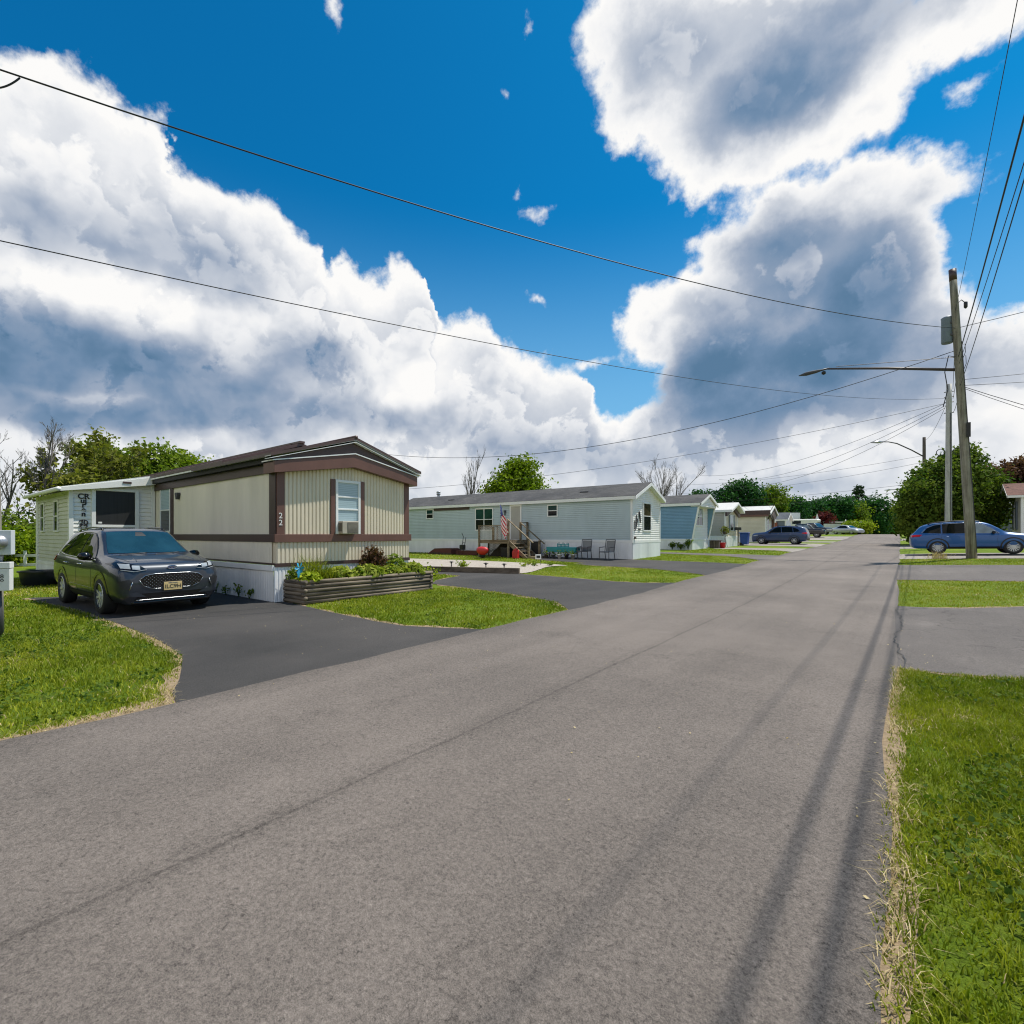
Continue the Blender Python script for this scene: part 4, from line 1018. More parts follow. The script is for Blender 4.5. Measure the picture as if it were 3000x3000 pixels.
def house_beige():
    H = plain_home('mobile_home','small grey-beige mobile home with pale metal roof and brown gable soffit',-11.2,-20,42.3,46.02,.52,1.38,3.46,4.14,'grey_beige_vinyl','beige_vinyl',roof='pale_metal_roof',ohf=.55,pitch=.13)
    MB().prism([(42.1,3.32),(44.16,4.0),(46.2,3.32),(46.2,3.0),(44.16,3.62),(42.1,3.0)],(0,0,0),PY,PZ,PX,-11.18,-11.02).build('gable_soffit_board','dark_brown',H,world=True)
    w = window(H,(-11.18,43.5,1.80),PY,PX,1.1,1.35,'pale_glass',(.5,),(),.07,lower='dark_glass')
    for y in (43.22,44.62): MB().box(-11.18,-11.14,y,y+.26,1.80,3.15).build('shutter','slate_vinyl',H,world=True)
    return H
house_beige()
def house_cream():
    H = plain_home('mobile_home','cream clapboard mobile home with deep brown eave band and pale roof',-11.2,-21,57.5,61.3,.74,1.30,3.72,4.55,'cream_vinyl','white_vinyl',roof='pale_metal_roof',ohf=.5,pitch=.14)
    MB().box(-21,-10.75,57.25,57.48,3.62,4.08).build('eave_band','dark_brown',H,world=True); MB().box(-21,-10.9,57.28,57.49,3.42,3.62).build('eave_soffit','brown_trim',H,world=True)
    MB().prism([(57.2,3.75),(59.4,4.62),(61.6,3.75),(60.6,3.3),(59.4,3.0),(58.2,3.3)],(0,0,0),PY,PZ,PX,-10.86,-10.78).build('gable_panel','bark',H,world=True)
    MB().prism([(58.6,3.55),(59.4,4.0),(60.2,3.55),(59.4,2.95)],(0,0,0),PY,PZ,PX,-10.78,-10.72).build('gable_ornament','dark_brown',H,world=True)
    window(H,(-11.18,58.0,1.75),PY,PX,.95,1.7,'dark_glass',(.5,),(),.08); MB().box(-11.18,-10.95,60.4,60.75,.7,3.6).build('porch_post','brown_trim',H,world=True)
    return H
house_cream()
def house_slate():
    H = plain_home('mobile_home','far small home with slate roof and white arched front beyond the cream home',-11.3,-18,69.5,73.2,.92,1.5,3.35,4.25,'slate_vinyl','white_vinyl',roof='slate_shingle',ohf=.3,pitch=.14)
    MB().box(-18,-12.2,69.2,69.45,.9,3.05).build('brick_side','brick_red',H,world=True)
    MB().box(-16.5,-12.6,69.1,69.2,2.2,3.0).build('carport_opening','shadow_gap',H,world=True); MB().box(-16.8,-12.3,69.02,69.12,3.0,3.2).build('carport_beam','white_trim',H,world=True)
    return H
house_slate()
def house_white_right():
    H = plain_home('mobile_home','white clapboard home with red shingle roof at the right edge',6.9,22,51.4,55.1,.82,1.4,4.35,5.35,'white_vinyl','white_vinyl',roof='red_shingle',ohf=.75,pitch=.14)
    window(H,(6.88,54.0,1.9),NY,NX,1.0,2.1,'pale_glass',(.5,),(),.08)
    for y in (54.35,53.02): MB().box(6.80,6.88,y-.36,y,1.9,4.0).build('shutter','slate_vinyl',H,world=True)
    return H
house_white_right()
def house_slate_right():
    H = plain_home('mobile_home','slate grey home with a pale deck behind the white right-hand home',6.4,18,62,66,.95,1.5,4.2,5.1,'slate_vinyl','slate_vinyl',roof='slate_shingle',ohf=.4,pitch=.14)
    return H
house_slate_right()

# ---------------------------------------------------------------- vehicles
def pchip(x, y, q):
    x, y = np.asarray(x,float), np.asarray(y,float); h = np.diff(x); m = np.diff(y)/h; d = np.zeros(len(x)); d[0], d[-1] = m[0], m[-1]
    for i in range(1,len(x)-1):
        d[i] = 0 if m[i-1]*m[i] <= 0 else 2*m[i-1]*m[i]/(m[i-1]+m[i])
    i = np.clip(np.searchsorted(x,q)-1,0,len(h)-1); k = (q-x[i])/h[i]
    return (2*k**3-3*k*k+1)*y[i]+(k**3-2*k*k+k)*h[i]*d[i]+(-2*k**3+3*k*k)*y[i+1]+(k**3-k*k)*h[i]*d[i+1]

def car_shell(st, n=72):
    """closed body lofted along x through stations (x, bottom, belt, top, half widths: bottom, middle, belt, roof)"""
    A = np.array(st,float); q = np.concatenate([np.linspace(A[0,0],A[0,0]+.3,8)[:-1],np.linspace(A[0,0]+.3,A[-1,0]-.45,n-20),np.linspace(A[-1,0]-.45,A[-1,0],15)[1:]])
    S = np.stack([q]+[pchip(A[:,0],A[:,c],q) for c in range(1,8)],1); rings = []
    for (x,zb,zs,zt,wb,wm,ws,wt) in S:
        h = zs-zb; g = zt-zs
        P = [(0,zb),(wb*.55,zb),(wb*.93,zb+.015),(wb,zb+.07*h+.02),(wm*.985,zb+.30*h),(wm,zb+.55*h),(wm*.992,zb+.80*h),(ws+(wm-ws)*.45,zs-.055*min(1,h)),(ws,zs),
             (ws+(wt-ws)*.34,zs+g*.36),(ws+(wt-ws)*.70,zs+g*.70),(wt+(ws-wt)*.06,zs+g*.90),(wt*.88,zs+g*.975),(wt*.5,zs+g*.998),(0,zt)]
        rings.append(P)
    # smooth each ring
    m = len(rings[0]); t = np.linspace(0,m-1,(m-1)*3+1); R_ = np.array(rings); out = []
    for P in R_:
        y = pchip(np.arange(m),P[:,0],t); z = pchip(np.arange(m),P[:,1],t); out.append(np.stack([y,z],1))
    out = np.array(out); k = out.shape[1]; mb = MB()
    for i in range(len(q)):
        for (y,z) in out[i]: mb.v.append((q[i],-y,z))
        for (y,z) in out[i][1:-1]: mb.v.append((q[i],y,z))
    N = k+k-2
    def ix(i,j,s):
        if s < 0 or j in (0,k-1): return i*N+j
        return i*N+k+j-1
    for i in range(len(q)-1):
        for j in range(k-1):
            mb.f.append((ix(i,j,-1),ix(i+1,j,-1),ix(i+1,j+1,-1),ix(i,j+1,-1)))
            mb.f.append((ix(i,j,1),ix(i,j+1,1),ix(i+1,j+1,1),ix(i+1,j,1)))
    for i in (0,len(q)-1):
        for j in range(k-1):
            f = [ix(i,j,-1),ix(i,j+1,-1),ix(i,j+1,1),ix(i,j,1)]; f = list(dict.fromkeys(f))
            if len(f) > 2: mb.f.append(tuple(f))
    return mb

class Car:
    def __init__(self, name, loc, label, cat, paint, st, rz=0., group=None, wheels=(1.0,3.7), wr=.35, wy=.80, rim='rim_metal', spokes=10, clad='black_plastic', n=72):
        self.t = thing(name,loc,label,cat,group,rz); self.paint = paint; self.st = st
        sh = car_shell(st,n); self.bvh = BVHTree.FromPolygons([Vector(v) for v in sh.v],sh.f)
        body = sh.build('body',paint,self.t,smooth=True); self.body = body
        # wheel arches cut out of the body
        cut = MB()
        for x in wheels:
            for s in (-1,1): cut.lathe((x,s*(wy-.15),wr+.01),[(wr+.055,-.28),(wr+.055,.5)] if s > 0 else [(wr+.055,-.5),(wr+.055,.28)],28,'y')
        co = cut.build('cutter','black_plastic',None); body.data.materials.append(MATS['black_plastic'])
        for p in co.data.polygons: p.use_smooth = False
        md = body.modifiers.new('arches','BOOLEAN'); md.object = co; md.operation = 'DIFFERENCE'; md.solver = 'EXACT'; md.material_mode = 'TRANSFER'
        dg = bpy.context.evaluated_depsgraph_get(); me = bpy.data.meshes.new_from_object(body.evaluated_get(dg))
        body.modifiers.clear(); old = body.data; body.data = me; bpy.data.objects.remove(co); bpy.data.meshes.remove(old)
        if len(me.materials) < 2: me.materials.append(MATS['black_plastic'])
        autosmooth(body,38)
        for i,x in enumerate(wheels):
            for s in (-1,1): self.wheel(x,s,wr,wy,rim,spokes)
        if clad:
            mb = MB(); self.arch_pts = []
            for x in wheels:
                for s in (-1,1):
                    for a in range(0,22):
                        a0,a1 = math.pi*a/22*1.12-.19,math.pi*(a+1)/22*1.12-.19
                        quad=[]
                        for (r,aa) in ((wr+.05,a0),(wr+.05,a1),(wr+.105,a1),(wr+.105,a0)):
                            px,pz = x+r*math.cos(aa),wr+.01+r*math.sin(aa); h=self.hit_side(px,max(pz,.22),s)
                            quad.append((px,(h if h else s*wy)+s*.010,max(pz,.2)))
                        mb.add(quad,[(0,1,2,3)])
            o = mb.build('arch_cladding',clad,self.t,fix=False)
    def wheel(self,x,s,r,y,rim,spokes):
        W = MB(); f = -s
        W.lathe((x,s*y,r),[(r*.62,s*.105),(r*.90,s*.115),(r*.985,s*.085),(r,s*.03),(r,-s*.06),(r*.97,-s*.11),(r*.6,-s*.11)],28,'y',cap=False)
        w = W.build('wheel','rubber',self.t,smooth=True)
        D = MB().lathe((x,s*y,r),[(r*.60,s*.02),(r*.6,-s*.08)],24,'y'); D.build('wheel_well_disc','gloss_black',w,fix=True)
        Q = MB(); n=24
        Q.lathe((x,s*y,r),[(r*.66,s*.116),(r*.70,s*.10),(r*.66,s*.085),(r*.58,s*.06),(r*.58,s*.09)],28,'y',cap=False)
        for k in range(spokes):
            a = 2*math.pi*k/spokes+.2; c_,s_ = math.cos(a),math.sin(a)
            p0 = Vector((x+.05*c_,s*(y+.088),r+.05*s_)); p1 = Vector((x+r*.64*c_,s*(y+.100),r+r*.64*s_)); tn = Vector((-s_,0,c_))
            w0,w1 = .016,.024; d = Vector((0,s*.02,0))
            Q.add([p0-tn*w0,p0+tn*w0,p1+tn*w1,p1-tn*w1,p0-tn*w0-d,p0+tn*w0-d,p1+tn*w1-d,p1-tn*w1-d],[(0,1,2,3),(0,4,5,1),(1,5,6,2),(2,6,7,3),(3,7,4,0)])
        Q.lathe((x,s*y,r),[(.065,s*.075),(.06,s*.105),(.02,s*.108)],14,'y')
        Q.build('rim',rim,w)
    def hit_side(self,x,z,s):
        h = self.bvh.ray_cast(Vector((x,s*3,z)),Vector((0,-s,0))); return h[0].y if h[0] else None
    def drape(self,name,mat,poly,axis,off=.006,res=.05,parent=None,thick=0.,label=None):
        """lay a flat outline onto the body. axis: 'L','R' side (x,z); 'F','B' front/back (y,z); 'T' top (x,y)"""
        b = bmesh.new(); f = b.faces.new([b.verts.new((p[0],p[1],0)) for p in poly])
        bmesh.ops.triangulate(b,faces=[f])
        for k in (0,1):
            lo,hi = min(p[k] for p in poly),max(p[k] for p in poly); c = lo+res
            while c < hi:
                bmesh.ops.bisect_plane(b,geom=b.verts[:]+b.edges[:]+b.faces[:],plane_co=(c,0,0) if k==0 else (0,c,0),plane_no=(1,0,0) if k==0 else (0,1,0)); c += res
        dirs = dict(L=Vector((0,-1,0)),R=Vector((0,1,0)),F=Vector((-1,0,0)),B=Vector((1,0,0)),T=Vector((0,0,-1)))[axis]
        last = None
        for v in b.verts:
            u,w = v.co.x,v.co.y
            o = Vector((u,0,w)) if axis in 'LR' else Vector((0,u,w)) if axis in 'FB' else Vector((u,w,0))
            h = self.bvh.ray_cast(o-dirs*9,dirs)
            if h[0] is not None:
                no = h[1] if h[1].dot(dirs) < 0 else -h[1]; v.co = h[0]+no*off
            else: v.co = o-dirs*.6 if last is None else Vector((o.x if axis in 'LRT' else last.x, o.y if axis in 'FBT' else last.y, o.z if axis != 'T' else last.z))
            last = v.co.copy()
        bmesh.ops.recalc_face_normals(b,faces=b.faces)
        me = bpy.data.meshes.new(name); b.to_mesh(me); b.free(); o = bpy.data.objects.new(name,me); COL.objects.link(o); me.materials.append(MATS[mat])
        for p in me.polygons: p.use_smooth = True
        o.parent = parent or self.t
        if label: o['label'] = label
        return o
    def line(self,name,mat,pts,axis,r=.006,off=.0,parent=None,closed=False):
        """thin strip following the body"""
        dirs = dict(L=Vector((0,-1,0)),R=Vector((0,1,0)),F=Vector((-1,0,0)),B=Vector((1,0,0)),T=Vector((0,0,-1)))[axis]; P=[]
        if closed: pts = list(pts)+[pts[0]]
        for a,c in zip(pts[:-1],pts[1:]):
            k = max(2,int(math.hypot(c[0]-a[0],c[1]-a[1])/.05))
            for i in range(k+1):
                u,w = a[0]+(c[0]-a[0])*i/k,a[1]+(c[1]-a[1])*i/k
                o = Vector((u,0,w)) if axis in 'LR' else Vector((0,u,w)) if axis in 'FB' else Vector((u,w,0))
                h = self.bvh.ray_cast(o-dirs*9,dirs)
                if h[0] is not None and (not P or (h[0]-P[-1]).length > .004): P.append(h[0]-dirs*off)
        if len(P) < 2: return None
        return MB().tube(P,r,6).build(name,mat,parent or self.t,smooth=True)
    def mirror_pair(self,x,z,y,mat='gloss_black'):
        for s in (-1,1):
            m = MB().lathe((x,s*(y+.13),z),[(.02,-.11),(.075,-.08),(.098,0),(.09,.07),(.03,.115)],14,'y')
            m.v = [(x+(a-x)*.75,b_,z+(c-z)*.85) for a,b_,c in m.v]
            m.tube([(x-.02,s*(y-.03),z-.05),(x,s*(y+.06),z-.06)],.025,6); m.build('wing_mirror',mat,self.t,smooth=True)

SUV = [(0.0,.46,.88,.95,.64,.78,.72,.62),(.06,.36,.98,1.12,.76,.88,.80,.64),(.16,.30,1.06,1.36,.81,.91,.84,.63),(.36,.27,1.09,1.56,.83,.925,.86,.60),(.62,.25,1.085,1.63,.84,.93,.87,.585),(1.1,.23,1.065,1.655,.85,.932,.875,.595),
       (1.7,.22,1.04,1.685,.85,.93,.872,.605),(2.3,.22,1.02,1.675,.85,.928,.868,.61),(2.62,.22,1.01,1.615,.85,.928,.867,.62),(2.95,.22,1.01,1.42,.85,.93,.868,.66),(3.28,.22,1.02,1.205,.85,.932,.87,.73),(3.45,.22,1.02,1.13,.85,.933,.868,.76),
       (3.8,.22,1.00,1.095,.85,.933,.86,.755),(4.1,.22,.97,1.055,.84,.93,.845,.74),(4.32,.22,.935,1.015,.80,.905,.81,.71),(4.46,.20,.89,.975,.76,.87,.75,.66),(4.545,.21,.83,.91,.69,.80,.68,.59),(4.585,.26,.72,.80,.60,.71,.59,.48)]

def suv_common(c, dark='car_glass', rails=True, tails=True, ratio=1.0):
    # side glass
    for s in 'LR':
        c.drape('front_side_window',dark,[(2.05,1.07),(3.12,1.05),(2.86,1.27),(2.62,1.45),(2.40,1.545),(2.12,1.565)],s,.007)
        c.drape('rear_side_window',dark,[(1.10,1.10),(1.99,1.07),(2.05,1.565),(1.60,1.57),(1.20,1.54)],s,.007)
        c.drape('quarter_window',dark,[(.56,1.155),(1.04,1.105),(1.13,1.53),(.95,1.49),(.72,1.36)],s,.007)
        c.line('window_trim','chrome',[(.54,1.135),(1.04,1.085),(2.05,1.050),(3.16,1.030)],s,.009,.004)
        c.line('window_arch_trim','gloss_black',[(3.14,1.05),(2.88,1.275),(2.64,1.46),(2.40,1.565),(2.05,1.59),(1.60,1.592),(1.18,1.56),(.70,1.37),(.53,1.15)],s,.010,.003)
        for x0 in (1.06,2.06): c.line('door_seam','shadow_gap',[(x0+.04,1.05),(x0,.70),(x0+.02,.34)],s,.005,-.002)
        c.line('door_seam','shadow_gap',[(3.10,1.0),(3.14,.70),(3.10,.34)],s,.005,-.002)
        for x0 in (1.20,2.20):
            h = c.hit_side(x0+.09,.93,-1 if s=='R' else 1); y = h
            MB().tube([(x0,y,.925),(x0+.05,y+(.03 if y>0 else -.03),.93),(x0+.15,y+(.03 if y>0 else -.03),.93),(x0+.2,y,.925)],.014,6).build('door_handle','chrome',c.t,smooth=True)
        c.drape('sill_cladding','black_plastic',[(1.44,.24),(3.27,.24),(3.27,.36),(1.44,.36)],s,.012)
        c.line('sill_line','gloss_black',[(1.5,.50),(3.2,.47)],s,.006,-.002)
    c.drape('windscreen','windscreen',[(-.70,1.155),(.70,1.155),(.685,1.22),(.62,1.42),(.56,1.58),(.3,1.605),(-.3,1.605),(-.56,1.58),(-.62,1.42),(-.685,1.22)],'F',.007,.06)
    c.drape('rear_window',dark,[(-.52,1.16),(.52,1.16),(.46,1.44),(-.46,1.44)],'B',.007,.06)
    if rails:
        for s in (-1,1):
            P=[]
            for x in np.linspace(.75,2.45,12):
                h=c.bvh.ray_cast(Vector((x,s*.56,4)),Vector((0,0,-1)))
                if h[0]: P.append(h[0]+Vector((0,0,.035 if .8<x<2.4 else .0)))
            MB().tube(P,.018,6).build('roof_rail','gloss_black',c.t,smooth=True)
    c.mirror_pair(2.98,1.10,.86)
    if tails:
        for s in (-1,1):
            c.drape('tail_light','red_lamp',[(s*.48,.98),(s*.86,.95),(s*.84,1.08),(s*.60,1.10)],'B',.012,.05)
        for s in 'LR': c.drape('tail_light','red_lamp',[(.05,.92),(.34,.97),(.40,1.06),(.14,1.06)],s,.012,.05)
        c.drape('rear_bumper','black_plastic',[(-.66,.40),(.66,.40),(.70,.55),(-.70,.55)],'B',.012,.06)

def hero_suv():
    # rear on the back of the drive, nose to the road
    c = Car('parked_suv',(-15.90,3.40,.004),'charcoal grey suv parked nose out on the dark driveway of the tan home','suv','charcoal_paint',SUV,R(1.8),wheels=(.99,3.71),wr=.355,wy=.825,spokes=10,clad='gloss_black',n=96)
    suv_common(c)
    # bonnet creases and shut line
    for s in (-1,1): c.line('bonnet_crease','charcoal_paint',[(3.45,s*.40),(3.9,s*.46),(4.3,s*.50)],'T',.012,-.004)
    for s in (-1,1): c.line('bonnet_seam','shadow_gap',[(3.5,s*.735),(3.95,s*.70),(4.3,s*.62)],'T',.006,-.002)
    hexa = [(-.55,.675),(-.46,.755),(-.30,.785),(.30,.785),(.46,.755),(.55,.675),(.48,.565),(.34,.50),(-.34,.50),(-.48,.565)]
    g = c.drape('grille','gloss_black',hexa,'F',.008,.05)
    c.line('grille_frame','chrome',hexa,'F',.0055,.008,g,closed=True)
    b = MB()
    for j in range(8):
        z = .522+j*.031
        for i in range(-9,10):
            y = i*.062+(.031 if j % 2 else 0)
            if inpoly([y],[z],[(p[0]*.93,.640+(p[1]-.640)*.9) for p in hexa])[0]:
                h = c.bvh.ray_cast(Vector((9,y,z)),Vector((-1,0,0)))
                if h[0]: b.lathe((h[0].x+.010,y,z),[(.001,.010),(.006,.006),(.008,0)],8,'x'); 
    b.v = [(x,y,z) for x,y,z in b.v]; b.build('grille_studs','chrome',g)
    for s in (-1,1):
        hl = c.drape('headlight','gloss_black',[(s*.42,.865),(s*.62,.835),(s*.81,.87),(s*.875,.98),(s*.80,1.01),(s*.66,.985),(s*.50,.93)],'F',.010,.04)
        for (y0,y1,z0,z1) in ((.53,.64,.868,.935),(.665,.79,.885,.97)):
            c.drape('lamp_unit','lamp_glass',[(s*y0,z0),(s*y1,z0+.01),(s*y1,z1+.01),(s*y0,z1)],'F',.018,.03,hl)
        c.line('daylight_strip','lamp_glass',[(s*.43,.868),(s*.62,.840),(s*.80,.873)],'F',.007,.014,hl)
        c.drape('bumper_vent','black_plastic',[(s*.70,.50),(s*.80,.53),(s*.86,.66),(s*.70,.70),(s*.66,.64)],'F',.008,.04)
        c.line('vent_trim','chrome',[(s*.66,.64),(s*.70,.50)],'F',.008,.010)
        c.drape('bumper_wing','charcoal_paint',[(s*.44,.36),(s*.78,.38),(s*.80,.44),(s*.60,.46)],'F',.02,.04)
    c.drape('lower_intake','gloss_black',[(-.64,.30),(.64,.30),(.50,.42),(-.50,.42)],'F',.010,.05)
    c.line('skid_strip','chrome',[(-.60,.30),(.60,.30)],'F',.008,.012)
    c.line('bumper_lip','gloss_black',[(-.66,.25),(.66,.25)],'F',.03,-.005)
    # plate and badge
    hx = c.bvh.ray_cast(Vector((9,.06,.53)),Vector((-1,0,0)))[0].x+.03
    p = MB().box(hx-.012,hx,-.155,.155,.455,.615).build('number_plate','plate_gold',c.t,bevel=.004)
    text_mesh('ILC9H',.105,(hx+.001,0,.525),PY,PZ,.003,'black_plastic','plate_lettering',p,world=False)
    q = text_mesh('NEW YORK',.030,(hx+.001,0,.595),PY,PZ,.002,'badge_blue','plate_heading',p,world=False)
    MB().box(hx-.03,hx-.012,-.175,.175,.445,.63).build('plate_holder','black_plastic',c.t)
    h = c.bvh.ray_cast(Vector((9,0,.90)),Vector((-1,0,0))); bx = h[0].x
    o = MB(); N=24; P=[(bx+.022,.082*math.cos(2*math.pi*k/N),.90+.034*math.sin(2*math.pi*k/N)) for k in range(N)]
    o.add(P+[(x-.03,y,z) for x,y,z in P],[tuple(range(N))]+[(k,(k+1)%N,(k+1)%N+N,k+N) for k in range(N)])
    bd = o.build('badge','badge_blue',c.t); MB().tube(P+[P[0]],.006,6).build('badge_rim','chrome',bd)
    text_mesh('Ford',.058,(bx+.024,0,.901),PY,PZ,.002,'chrome','badge_script',bd,world=False,shear=.25)
    # wipers, steering wheel glimpsed low in the windscreen
    c.line('wiper','black_plastic',[(-.55,1.125),(-.05,1.16)],'F',.008,.012); c.line('wiper','black_plastic',[(.05,1.125),(.55,1.16)],'F',.008,.012)
    c.drape('sensor_housing','black_plastic',[(-.10,1.50),(.10,1.50),(.06,1.585),(-.06,1.585)],'F',.010,.04)
hero_suv()

WAGON = [(0.0,.42,.84,.90,.66,.78,.72,.62),(.06,.34,.92,1.02,.76,.86,.80,.64),(.20,.30,.97,1.20,.82,.90,.84,.63),(.42,.28,1.0,1.44,.84,.918,.86,.60),(.75,.27,1.01,1.56,.85,.92,.87,.59),(1.3,.26,1.01,1.615,.85,.92,.87,.60),(2.0,.26,1.0,1.64,.85,.92,.87,.61),
         (2.6,.26,.985,1.62,.85,.92,.868,.62),(2.95,.26,.975,1.53,.85,.92,.866,.64),(3.3,.26,.965,1.30,.85,.92,.866,.69),(3.62,.26,.96,1.07,.85,.922,.868,.745),(4.0,.26,.93,1.01,.84,.92,.85,.73),(4.35,.26,.885,.955,.82,.90,.82,.70),(4.6,.27,.82,.895,.76,.85,.75,.64),(4.74,.30,.73,.80,.68,.77,.66,.55),(4.80,.34,.62,.70,.58,.68,.56,.45)]
def wagon():
    x0,y0 = .40,34.1
    c = Car('parked_wagon',(x0,y0,gz(2.6,y0)+.0),'royal blue station wagon parked behind the leaning utility pole','station wagon','royal_blue_paint',WAGON,R(2.0),wheels=(1.05,3.80),wr=.35,wy=.81,spokes=14,clad='black_plastic')
    c.t.rotation_euler[1] = -R(1.4)
    for s in 'LR':
        c.drape('front_side_window','pale_glass',[(2.15,1.04),(3.28,1.03),(3.05,1.25),(2.82,1.42),(2.55,1.52),(2.20,1.545)],s,.007)
        c.drape('rear_side_window','car_glass',[(1.25,1.05),(2.09,1.04),(2.13,1.545),(1.68,1.54),(1.26,1.515)],s,.007)
        c.drape('quarter_window','car_glass',[(.48,1.10),(1.19,1.055),(1.20,1.505),(.95,1.47),(.66,1.33)],s,.007)
        c.line('window_trim','chrome',[(.44,1.10),(.62,1.34),(.93,1.49),(1.3,1.535),(2.1,1.565),(2.56,1.54),(2.85,1.43),(3.08,1.255),(3.34,1.02)],s,.009,.004)
        for xx in (1.20,2.13,3.26): c.line('door_seam','shadow_gap',[(xx+.03,1.02),(xx,.70),(xx+.02,.36)],s,.005,-.002)
        for xx in (1.32,2.27):
            y = c.hit_side(xx+.09,.89,-1 if s=='R' else 1)
            MB().tube([(xx,y,.885),(xx+.05,y*1.03,.89),(xx+.15,y*1.03,.89),(xx+.2,y,.885)],.014,6).build('door_handle','royal_blue_paint',c.t,smooth=True)
        c.drape('sill_cladding','black_plastic',[(1.5,.28),(3.35,.28),(3.35,.38),(1.5,.38)],s,.012)
        c.drape('tail_light','red_lamp',[(.04,.88),(.34,.90),(.46,1.0),(.16,1.0)],s,.012,.05)
        c.drape('headlight','lamp_glass',[(4.25,.80),(4.66,.74),(4.62,.82),(4.28,.885)],s,.010,.05)
    c.drape('windscreen','windscreen',[(-.66,1.09),(.66,1.09),(.60,1.36),(.56,1.52),(-.56,1.52),(-.60,1.36)],'F',.007,.06)
    c.drape('rear_window','car_glass',[(-.54,1.08),(.54,1.08),(.48,1.42),(-.48,1.42)],'B',.007,.06)
    for s in (-1,1):
        c.drape('tail_light','red_lamp',[(s*.5,.88),(s*.84,.87),(s*.82,.99),(s*.55,.98)],'B',.012,.05)
        P=[]
        for x in np.linspace(.7,2.75,14):
            h=c.bvh.ray_cast(Vector((x,s*.57,4)),Vector((0,0,-1)))
            if h[0]: P.append(h[0]+Vector((0,0,.06 if .8<x<2.65 else .01)))
        MB().tube(P,.022,6).build('roof_rail','black_plastic',c.t,smooth=True)
    c.drape('grille','gloss_black',[(-.45,.62),(.45,.62),(.40,.74),(-.40,.74)],'F',.01,.05)
    c.mirror_pair(3.12,1.07,.86)
wagon()

def far_suv():
    x1 = -6.55; y0 = 51.6
    c = Car('parked_suv',(x1,y0,gz(-9,y0)),'slate blue suv parked tail to the road before the cream home','suv','steel_blue_paint',SUV,R(180-2),wheels=(.99,3.71),wr=.35,wy=.825,spokes=7,clad='black_plastic')
    suv_common(c)
    c.drape('number_plate','white_paint',[(-.16,.70),(.16,.70),(.16,.82),(-.16,.82)],'B',.016,.06)
    for s in 'LR': c.drape('headlight','lamp_glass',[(4.0,.80),(4.4,.74),(4.36,.84),(4.02,.87)],s,.01,.05)
far_suv()

SEDAN = [(0.0,.40,.80,.86,.62,.74,.68,.56),(.08,.30,.90,.97,.76,.84,.78,.62),(.5,.24,.95,1.05,.82,.89,.82,.62),(.9,.22,.95,1.20,.83,.9,.83,.58),(1.4,.2,.94,1.38,.84,.9,.83,.55),(2.0,.2,.93,1.45,.84,.9,.83,.56),(2.6,.2,.92,1.40,.84,.9,.83,.58),(3.1,.2,.91,1.14,.84,.9,.83,.66),(3.4,.2,.90,.99,.84,.9,.83,.72),(4.0,.2,.82,.90,.82,.89,.80,.68),(4.4,.22,.72,.79,.74,.82,.70,.58),(4.6,.28,.58,.66,.6,.68,.56,.44)]
def small_car(name,loc,label,cat,paint,st,rz,side,front,rear,wheels=(.95,3.65),wr=.33,group=None,glass='car_glass'):
    c = Car(name,loc,label,cat,paint,st,R(rz),group,wheels=wheels,wr=wr,wy=.78,spokes=8,clad=None,n=56)
    for s in 'LR':
        for poly in side: c.drape('side_window',glass,poly,s,.008,.08)
    c.drape('windscreen','windscreen',front,'F',.008,.08); c.drape('rear_window',glass,rear,'B',.008,.08)
    return c
c = small_car('parked_sedan',(-8.6,96.5,gz(-6,95)+.02),'low silver sedan at the far crest before the yellow-green bush','sedan','silver_paint',SEDAN,-35,
    [[(1.0,1.0),(3.0,.97),(2.5,1.34),(1.5,1.35)]],[(-.62,1.02),(.62,1.02),(.52,1.36),(-.52,1.36)],[(-.56,1.1),(.56,1.1),(.5,1.32),(-.5,1.32)])
BIGTRUCK = [(0.0,.50,1.10,1.16,.70,.80,.76,.66),(.10,.44,1.12,1.20,.82,.93,.88,.80),(1.2,.42,1.12,1.22,.86,.95,.90,.82),(1.9,.42,1.12,1.24,.86,.95,.90,.82),(2.02,.42,1.14,1.80,.86,.95,.90,.70),(2.6,.42,1.14,1.88,.86,.95,.90,.70),(3.4,.42,1.13,1.86,.86,.95,.90,.70),(3.9,.42,1.12,1.50,.86,.95,.90,.76),(4.2,.42,1.11,1.22,.86,.95,.89,.82),(4.9,.42,1.06,1.16,.85,.94,.87,.80),(5.3,.42,1.0,1.10,.80,.90,.82,.74),(5.45,.46,.90,1.0,.72,.82,.74,.64)]
c = small_car('parked_pickup',(-13.3,77.2,gz(-9,77)),'black pickup truck facing the road beyond the slate blue suv','pickup truck','black_paint',BIGTRUCK,0,
    [[(2.15,1.2),(2.9,1.2),(2.9,1.72),(2.2,1.7)],[(2.98,1.2),(3.85,1.18),(3.5,1.68),(2.98,1.72)]],[(-.68,1.26),(.68,1.26),(.6,1.74),(-.6,1.74)],[(-.6,1.3),(.6,1.3),(.58,1.7),(-.58,1.7)],wheels=(1.1,4.5),wr=.40,glass='pale_glass')
c = small_car('parked_pickup',(-15.6,81.4,gz(-9,80)),'dark van with a white roof behind the black pickup truck','van','black_paint',[(x,b_,s,t+.22,wb,wm,ws,wt) for (x,b_,s,t,wb,wm,ws,wt) in SUV],0,
    [[(.7,1.15),(2.0,1.1),(2.0,1.7),(1.0,1.7)],[(2.1,1.1),(3.0,1.1),(2.6,1.6),(2.1,1.72)]],[(-.66,1.25),(.66,1.25),(.55,1.7),(-.55,1.7)],[(-.5,1.3),(.5,1.3),(.46,1.55),(-.46,1.55)],glass='pale_glass')
c.t.name = 'parked_van'
